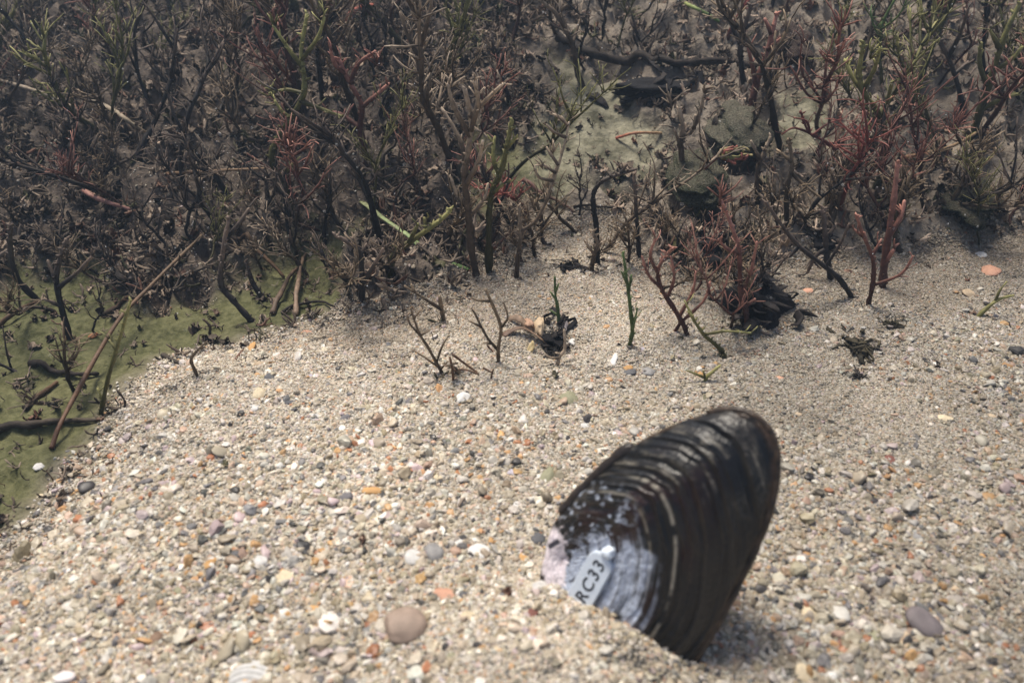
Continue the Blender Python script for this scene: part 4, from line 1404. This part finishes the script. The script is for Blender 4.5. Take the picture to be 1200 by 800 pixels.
lying('fallen_stem', 'pale straw slanting in from the left edge', 'stem', [(-10, 93), (43, 108), (80, 124), (104, 140)], 2.0, (PAL_, (0.2, 0.15, 0.11)), 0.12, taper=0.3)
lying('fallen_stem', 'pale straw with frayed tip right of the other straw', 'stem', [(108, 120), (133, 132), (155, 147), (174, 159)], 3.4, (PAL_, (0.25, 0.2, 0.13)), 0.12, taper=0.6)
lying('fallen_stem', 'scarlet curled stem at the upper edge', 'stem', [(398, 32), (408, 22), (420, 12), (440, 8)], 3.0, ((0.36, 0.07, 0.05), (0.42, 0.12, 0.08)), 0.14, taper=0.3)
lying('fallen_stem', 'pink stem lying in the dark left thicket', 'stem', [(97, 224), (117, 235), (152, 247)], 3.0, ((0.36, 0.18, 0.14), (0.40, 0.2, 0.16)), 0.08, taper=0.3)
lying('fallen_stem', 'thin tan stem over the dark left thicket centre', 'stem', [(196, 205), (240, 202), (312, 199)], 2.0, (BRN, (0.26, 0.17, 0.10)), 0.1, taper=0.3)
lying('twig', 'red thread-like stem above the pale algae patch', 'twig', [(722, 163), (745, 157), (775, 157)], 1.6, ((0.3, 0.08, 0.06), (0.3, 0.2, 0.1)), 0.05, taper=0.2)
lying('leaf_scrap', 'brown leaf strip pointing at the dark hollow, lower one', 'leaf scrap', [(590, 396), (606, 392), (622, 396), (642, 406)], 4.0, ((0.15, 0.09, 0.065), (0.30, 0.20, 0.13)), 0.02, flatten=0.25, taper=0.3, knob=0.1)
lying('leaf_scrap', 'brown leaf strip above the other by the hollow', 'leaf scrap', [(596, 378), (608, 382), (622, 392)], 4.5, ((0.20, 0.14, 0.10), (0.30, 0.2, 0.13)), 0.02, flatten=0.25, taper=0.3, knob=0.1)

# dead sprig bent over on the sand
ds = at(530, 452)
dsr = empty('dead_sprig', ds)
tag(dsr, 'bent dead brown sprig collapsed on sand in front of the plants', 'dead sprig')
for ptsx, r_, up in (([(530, 452), (531, 440), (527, 418)], 2.2, 0.02), ([(530, 415), (546, 427), (566, 441)], 1.8, 0.05), ([(532, 434), (545, 433), (560, 438)], 1.8, 0.02), ([(562, 446), (572, 450), (578, 433)], 1.8, 0.02), ([(566, 431), (576, 436)], 1.4, 0.02)):
    y0 = ds.y
    q = [lift(a, b_, y0 + up) for a, b_ in ptsx]
    m = MB(); pr = resample(q, 8)
    rr = r_ * 2.45 / FPX
    m.tube(pr, [rr * (1 - 0.05 * i) for i in range(8)], [mixv((0.09, 0.05, 0.03), (0.13, 0.075, 0.045), i / 7) for i in range(8)], 6, True, 1, 0.3, RNG)
    link('branch', m.mesh('branch', M_PLANT, ds), dsr)
m = MB()
for k in range(9):
    p = lift(534 + RNG.uniform(-4, 4), 430 + RNG.uniform(-6, 6), ds.y + RNG.uniform(0, 0.05))
    leaf_into(m, p, Vector((RNG.gauss(0, 1), RNG.gauss(0, 1), RNG.gauss(0, 1))), 0.03, 0.006, 'brown', RNG, 0.9)
link('leaf_tuft', m.mesh('leaf_tuft', M_PLANT, ds), dsr)


# matted litter: heaps of black rotting leaf
def litter(label, px, py, wpx, hpx, n, cols, flat_=0.4, name='leaf_litter'):
    rng = random.Random(hash_str(label))
    c0 = at(px, py)
    k = FPX / (c0.y * CP - (c0.z - CAM_H) * SP)
    root = empty(name, c0)
    tag(root, label, 'leaf litter')
    sx, sy = wpx / 2 / k, hpx / 2 / k / 0.55
    core = stone_mesh('leaf_mat', rng, 4, M_LITTER, 7, 0.7, cols[0])
    o = link('leaf_mat', core, root); o.scale = (sx * 0.7, sy * 0.6, min(sx, sy) * flat_ * 0.7)
    o.location = (0, 0, 0.004)
    for q in range(n * 3):
        a = rng.uniform(0, 6.28); rr = rng.uniform(0.1, 1.0)
        p = Vector((sx * rr * math.cos(a), sy * rr * math.sin(a), 0))
        p.z = gz(c0.x + p.x, c0.y + p.y) - c0.z + min(sx, sy) * flat_ * max(0.1, 1 - rr) * rng.uniform(0.7, 1.3)
        m = MB()
        dd = Vector((math.cos(a + rng.uniform(-1, 1)), math.sin(a + rng.uniform(-1, 1)), rng.uniform(-0.1, 0.5))).normalized()
        L = rng.uniform(0.2, 0.6) * max(sx, sy)
        pts = [p - dd * L / 2, p + Vector((rng.gauss(0, .02), rng.gauss(0, .02), 0.012)), p + dd * L / 4 + Vector((rng.gauss(0, .02), rng.gauss(0, .02), rng.gauss(0, .01))), p + dd * L / 2]
        w = L * rng.uniform(0.06, 0.2)
        m.tube(resample(pts, 6), [w * 0.3, w, w * 1.1, w * 0.8, w * 0.6, w * 0.15], [mixv(cols[0], cols[1], rng.random())] * 6, 6, True, 0.3, 0.7, rng)
        link('leaf_fragment', m.mesh('leaf_fragment', M_LITTER), root)
    return root


BK = ((0.012, 0.011, 0.012), (0.035, 0.028, 0.025))
litter('black rotting leaf heap under the red stemmed plant', 888, 368, 116, 66, 16, BK, 0.9)
litter('black debris lying in the hollow behind the yellow stone', 650, 398, 40, 40, 8, BK, 0.4)
litter('black broken leaf piece behind the hollow', 668, 314, 40, 18, 5, BK, 0.4)
litter('dark wiry root clump on the right sand', 1005, 408, 40, 40, 8, ((0.03, 0.026, 0.018), (0.06, 0.05, 0.03)), 0.3)
litter('small dark clump right of the wiry roots', 1048, 384, 34, 20, 6, ((0.03, 0.026, 0.018), (0.07, 0.06, 0.035)), 0.3)
litter('dark scrap on the sand below the wiry roots', 1003, 443, 22, 12, 4, BK, 0.3)
litter('dark rotting heap behind the tangled reddish plant', 850, 300, 90, 40, 9, BK, 0.4)
litter('dark litter beneath the upper sunken branch', 760, 105, 130, 40, 9, BK, 0.4)  # black litter put in place of the shadow gap under the branch
litter('black litter by the dark stems at right', 960, 285, 50, 24, 6, BK, 0.35)

# knot of roots
kc = lift(860, 180, at(860, 236).y)
kn = empty('root_knot', kc)
tag(kn, 'loose knot of yellow and red rootlets before the coated stone', 'roots')
for k in range(9):
    m = MB(); ph_ = RNG.uniform(0, 6.28)
    rx_, ry_ = RNG.uniform(0.025, 0.07), RNG.uniform(0.012, 0.035)
    pts = [Vector((rx_ * math.cos(ph_ + t * 0.55) + RNG.gauss(0, 0.006), RNG.gauss(0, 0.012), ry_ * math.sin(ph_ + t * 0.55))) for t in range(9)]
    cc = RNG.choice([(0.30, 0.28, 0.10), (0.30, 0.10, 0.07), (0.24, 0.2, 0.09)])
    m.tube(resample(pts, 16), [0.0045] * 16, [cc] * 16, 5)
    link('rootlet', m.mesh('rootlet', M_PLANT), kn)
m = MB()
foot = at(828, 236) - kc
m.tube(resample([foot, Vector((-0.12, 0, -0.09)), Vector((-0.06, 0, -0.01))], 9), [0.012, 0.011, 0.011, 0.01, 0.01, 0.009, 0.009, 0.008, 0.007], [(0.2, 0.07, 0.05)] * 9, 6, True, 1, 0.2, RNG)
link('stem', m.mesh('stem', M_PLANT), kn)

# --- the rest of the thicket ---
KINDS = [('brown', 0.34, 5, 3), ('brown', 0.52, 7, 3), ('reddish brown', 0.42, 6, 3), ('reddish brown', 0.62, 8, 4), ('dark', 0.40, 4, 2), ('dark', 0.58, 5, 2),
         ('olive', 0.46, 6, 4), ('olive', 0.66, 8, 4), ('pale', 0.40, 7, 5), ('pale', 0.60, 9, 5), ('dark', 0.26, 3, 2), ('brown', 0.24, 4, 3), ('red', 0.40, 5, 4), ('green', 0.50, 7, 4),
         ('pale', 0.50, 9, 2, 0.55, 2.0), ('reddish brown', 0.50, 8, 3, 0.6, 2.2), ('olive', 0.56, 9, 4, 0.6, 1.6), ('brown', 0.40, 6, 6, 0.7, 2.4), ('dark', 0.34, 5, 1, 0.7, 2.6)]
protos = [None] * len(KINDS)
WEI = [7, 7, 7, 7, 8, 7, 8, 8, 8, 7, 7, 8, 2, 1.2, 14, 13, 15, 11, 10]
ZONES = [(lambda x, y: x < 200 and y > 255, 'on the green algae mat'), (lambda x, y: x < 200 and y > 120, 'in the dark near left thicket'),
         (lambda x, y: x < 200, 'in the dark upper left corner'), (lambda x, y: x < 400 and y > 150, 'left of the centre plants'),
         (lambda x, y: x < 400, 'at the back, left of centre'), (lambda x, y: x < 620 and y > 150, 'among the centre plants'),
         (lambda x, y: x < 620, 'at the back behind the centre plants'), (lambda x, y: x < 830 and y > 110, 'near the pale algae patch'),
         (lambda x, y: x < 830, 'behind the sunken branch'), (lambda x, y: x < 1000 and y > 110, 'around the coated stones'),
         (lambda x, y: x < 1000, 'at the back beyond the coated stones'), (lambda x, y: y > 170, 'in front of the right thicket'),
         (lambda x, y: y > 70, 'inside the right thicket'), (lambda x, y: True, 'in the hazy upper right corner')]


def dens(x, y):
    if y > 335: return 0
    if x < 250:
        d_ = 0.6 if y < 200 else (0.3 if y < 400 else 0.0)
    elif x < 470:
        d_ = 0.85 if y < 140 else (0.35 if y < 320 else 0)
    elif x < 620:
        d_ = 0.7 if y < 130 else (0.22 if y < 300 else 0)
    elif x < 780:
        d_ = 0.5 if y < 115 else 0.03
    elif x < 950:
        d_ = 0.5 if y < 130 else (0.22 if y < 300 else 0)
    else:
        d_ = 0.5 if y < 210 else (0.22 if y < 275 else 0)
    return d_


spots = []
tries = 0
while len(spots) < 178 and tries < 20000:
    tries += 1
    qx, qy = RNG.uniform(-70, 1270), RNG.uniform(-25, 335)
    if RNG.random() > dens(qx, qy) * (0.35 + 0.65 * (qy + 60) / 320): continue
    if 785 < qx < 915 and 165 < qy < 295: continue
    if 630 < qx < 785 and 120 < qy < 300: continue
    p = at(qx, qy)
    if any((p.x - s[0].x) ** 2 + (p.y - s[0].y) ** 2 < 0.085 ** 2 for s in spots): continue
    spots.append((p, qx, qy))
for (xa, xb, ya, yb, cnt) in ((765, 905, 300, 392, 13), (905, 1200, 225, 305, 17), (535, 720, 250, 315, 9), (290, 470, 285, 350, 9), (0, 130, 330, 480, 7)):
    for k in range(cnt):
        qx, qy = RNG.uniform(xa, xb), RNG.uniform(ya, yb)
        spots.append((at(qx, qy), qx, qy))
for p, qx, qy in spots:
    wt = list(WEI)
    if qy > 245:          # low growth at the edge of the sand
        wt = [0, 0, 0, 0, 1, 0, 0, 0, 2, 0, 6, 7, 0.2, 0, 2, 3, 2, 5, 6]
    if qx < 450:
        wt = [w * f for w, f in zip(wt, [1, 1, 1, 1, 2, 2, 1, 1, .5, .4, 1.5, 1, .6, .6, .7, 1, 1, 1, 1.5])]
    i = RNG.choices(range(len(KINDS)), wt)[0]
    if protos[i] is None:
        protos[i] = []
    if len(protos[i]) < 3:
        o = plant_from_parts('water_plant', proto_plant(RNG, KINDS[i][1], KINDS[i][0], *KINDS[i][2:]), p)
        protos[i].append(o)
    else:
        o = copy_thing(RNG.choice(protos[i]))
    s = RNG.uniform(0.75, 1.25) * (0.75 if qy > 300 else 1)
    o.location = p
    o.scale = (s, s, s * RNG.uniform(0.85, 1.15))
    o.rotation_euler = (RNG.gauss(0, 0.22), RNG.gauss(0, 0.22), RNG.uniform(0, 6.28))
    st, H = KINDS[i][:2]
    size_w = 'tall' if H * s > 0.55 else ('mid-height' if H * s > 0.36 else 'short')
    tone = {'pale': 'pale silted', 'red': 'bright red'}.get(st, st)
    z_w = next(t for f, t in ZONES if f(qx, qy))
    o['category'] = 'water plant'; o['group'] = 'water plants'
    PENDING.append((o, '%s %s water plant %s' % (size_w, tone, z_w), qx))
settle_labels()

# scraps caught round the feet of the plants on the sand
P_ = []
for p in FEET + [q[0] for q in spots if q[2] > 245]:
    for k in range(RNG.randint(3, 8)):
        a = RNG.uniform(0, 6.28); rr = RNG.uniform(0.008, 0.06)
        P_.append((p.x + rr * math.cos(a), p.y + rr * math.sin(a)))
P_ = np.array(P_); n = len(P_)
z = ground(P_[:, 0], P_[:, 1])
sz = 0.016 * np.exp(NR.normal(0, 0.45, n))
o = scatter('foot_debris', np.stack([P_[:, 0], P_[:, 1], z + 0.004], -1), np.stack([sz, sz, sz * 0.7], -1),
            np.stack([NR.normal(0, 0.4, n), NR.normal(0, 0.4, n), NR.uniform(0, 6.28, n)], -1), NR.integers(0, 20, n), DP[NR.choice(6, n)], scrap_protos)
tag(o, 'small brown scraps caught round the feet of the plants', 'debris', kind='stuff')

# ------------------------------------------------------------------ specks drifting in the water, and the water itself
m = MB()
for k in range(260):
    qx, qy = RNG.uniform(0, 1200), RNG.uniform(-20, 420)
    g0 = at(qx, qy)
    t = RNG.uniform(0.45, 0.93)
    p = Vector((0, 0, CAM_H)).lerp(g0, t)
    r = RNG.uniform(0.0009, 0.0022) * (0.5 + 0.2 * (p.y))
    bs = len(m.v)
    for dv in ((1, 0, 0), (-1, 0, 0), (0, 1, 0), (0, -1, 0), (0, 0, 1), (0, 0, -1)):
        m.v.append(p + Vector(dv) * r); m.c.append((0.8, 0.8, 0.8))
    for f in ((0, 2, 4), (2, 1, 4), (1, 3, 4), (3, 0, 4), (2, 0, 5), (1, 2, 5), (3, 1, 5), (0, 3, 5)):
        m.f.append(tuple(bs + q for q in f))
tag(link('drifting_specks', m.mesh('drifting_specks', M_SPECK)), 'tiny pale specks drifting in the water before the plants', 'specks', kind='stuff')

if HAZE_DENSITY > 0:
    bm = bmesh.new()
    bmesh.ops.create_cube(bm, size=1.0)
    top = 3.2; bot = -1.6
    for v in bm.verts:
        v.co = Vector((v.co.x * 100, v.co.y * 100, bot if v.co.z < 0 else top))
    me = bpy.data.meshes.new('haze'); bm.to_mesh(me); bm.free()
    hm = bpy.data.materials.new('water_haze'); hm.use_nodes = True
    nt = hm.node_tree; nt.nodes.clear()
    out = nt.nodes.new('ShaderNodeOutputMaterial'); pv = nt.nodes.new('ShaderNodeVolumePrincipled')
    pv.inputs['Color'].default_value = (0.60, 0.78, 1.0, 1)
    pv.inputs['Density'].default_value = HAZE_DENSITY
    pv.inputs['Anisotropy'].default_value = 0.3
    nt.links.new(pv.outputs[0], out.inputs['Volume'])
    me.materials.append(hm)
    tag(link('haze', me), 'slightly cloudy stream water filling the whole scene', 'water', kind='stuff')
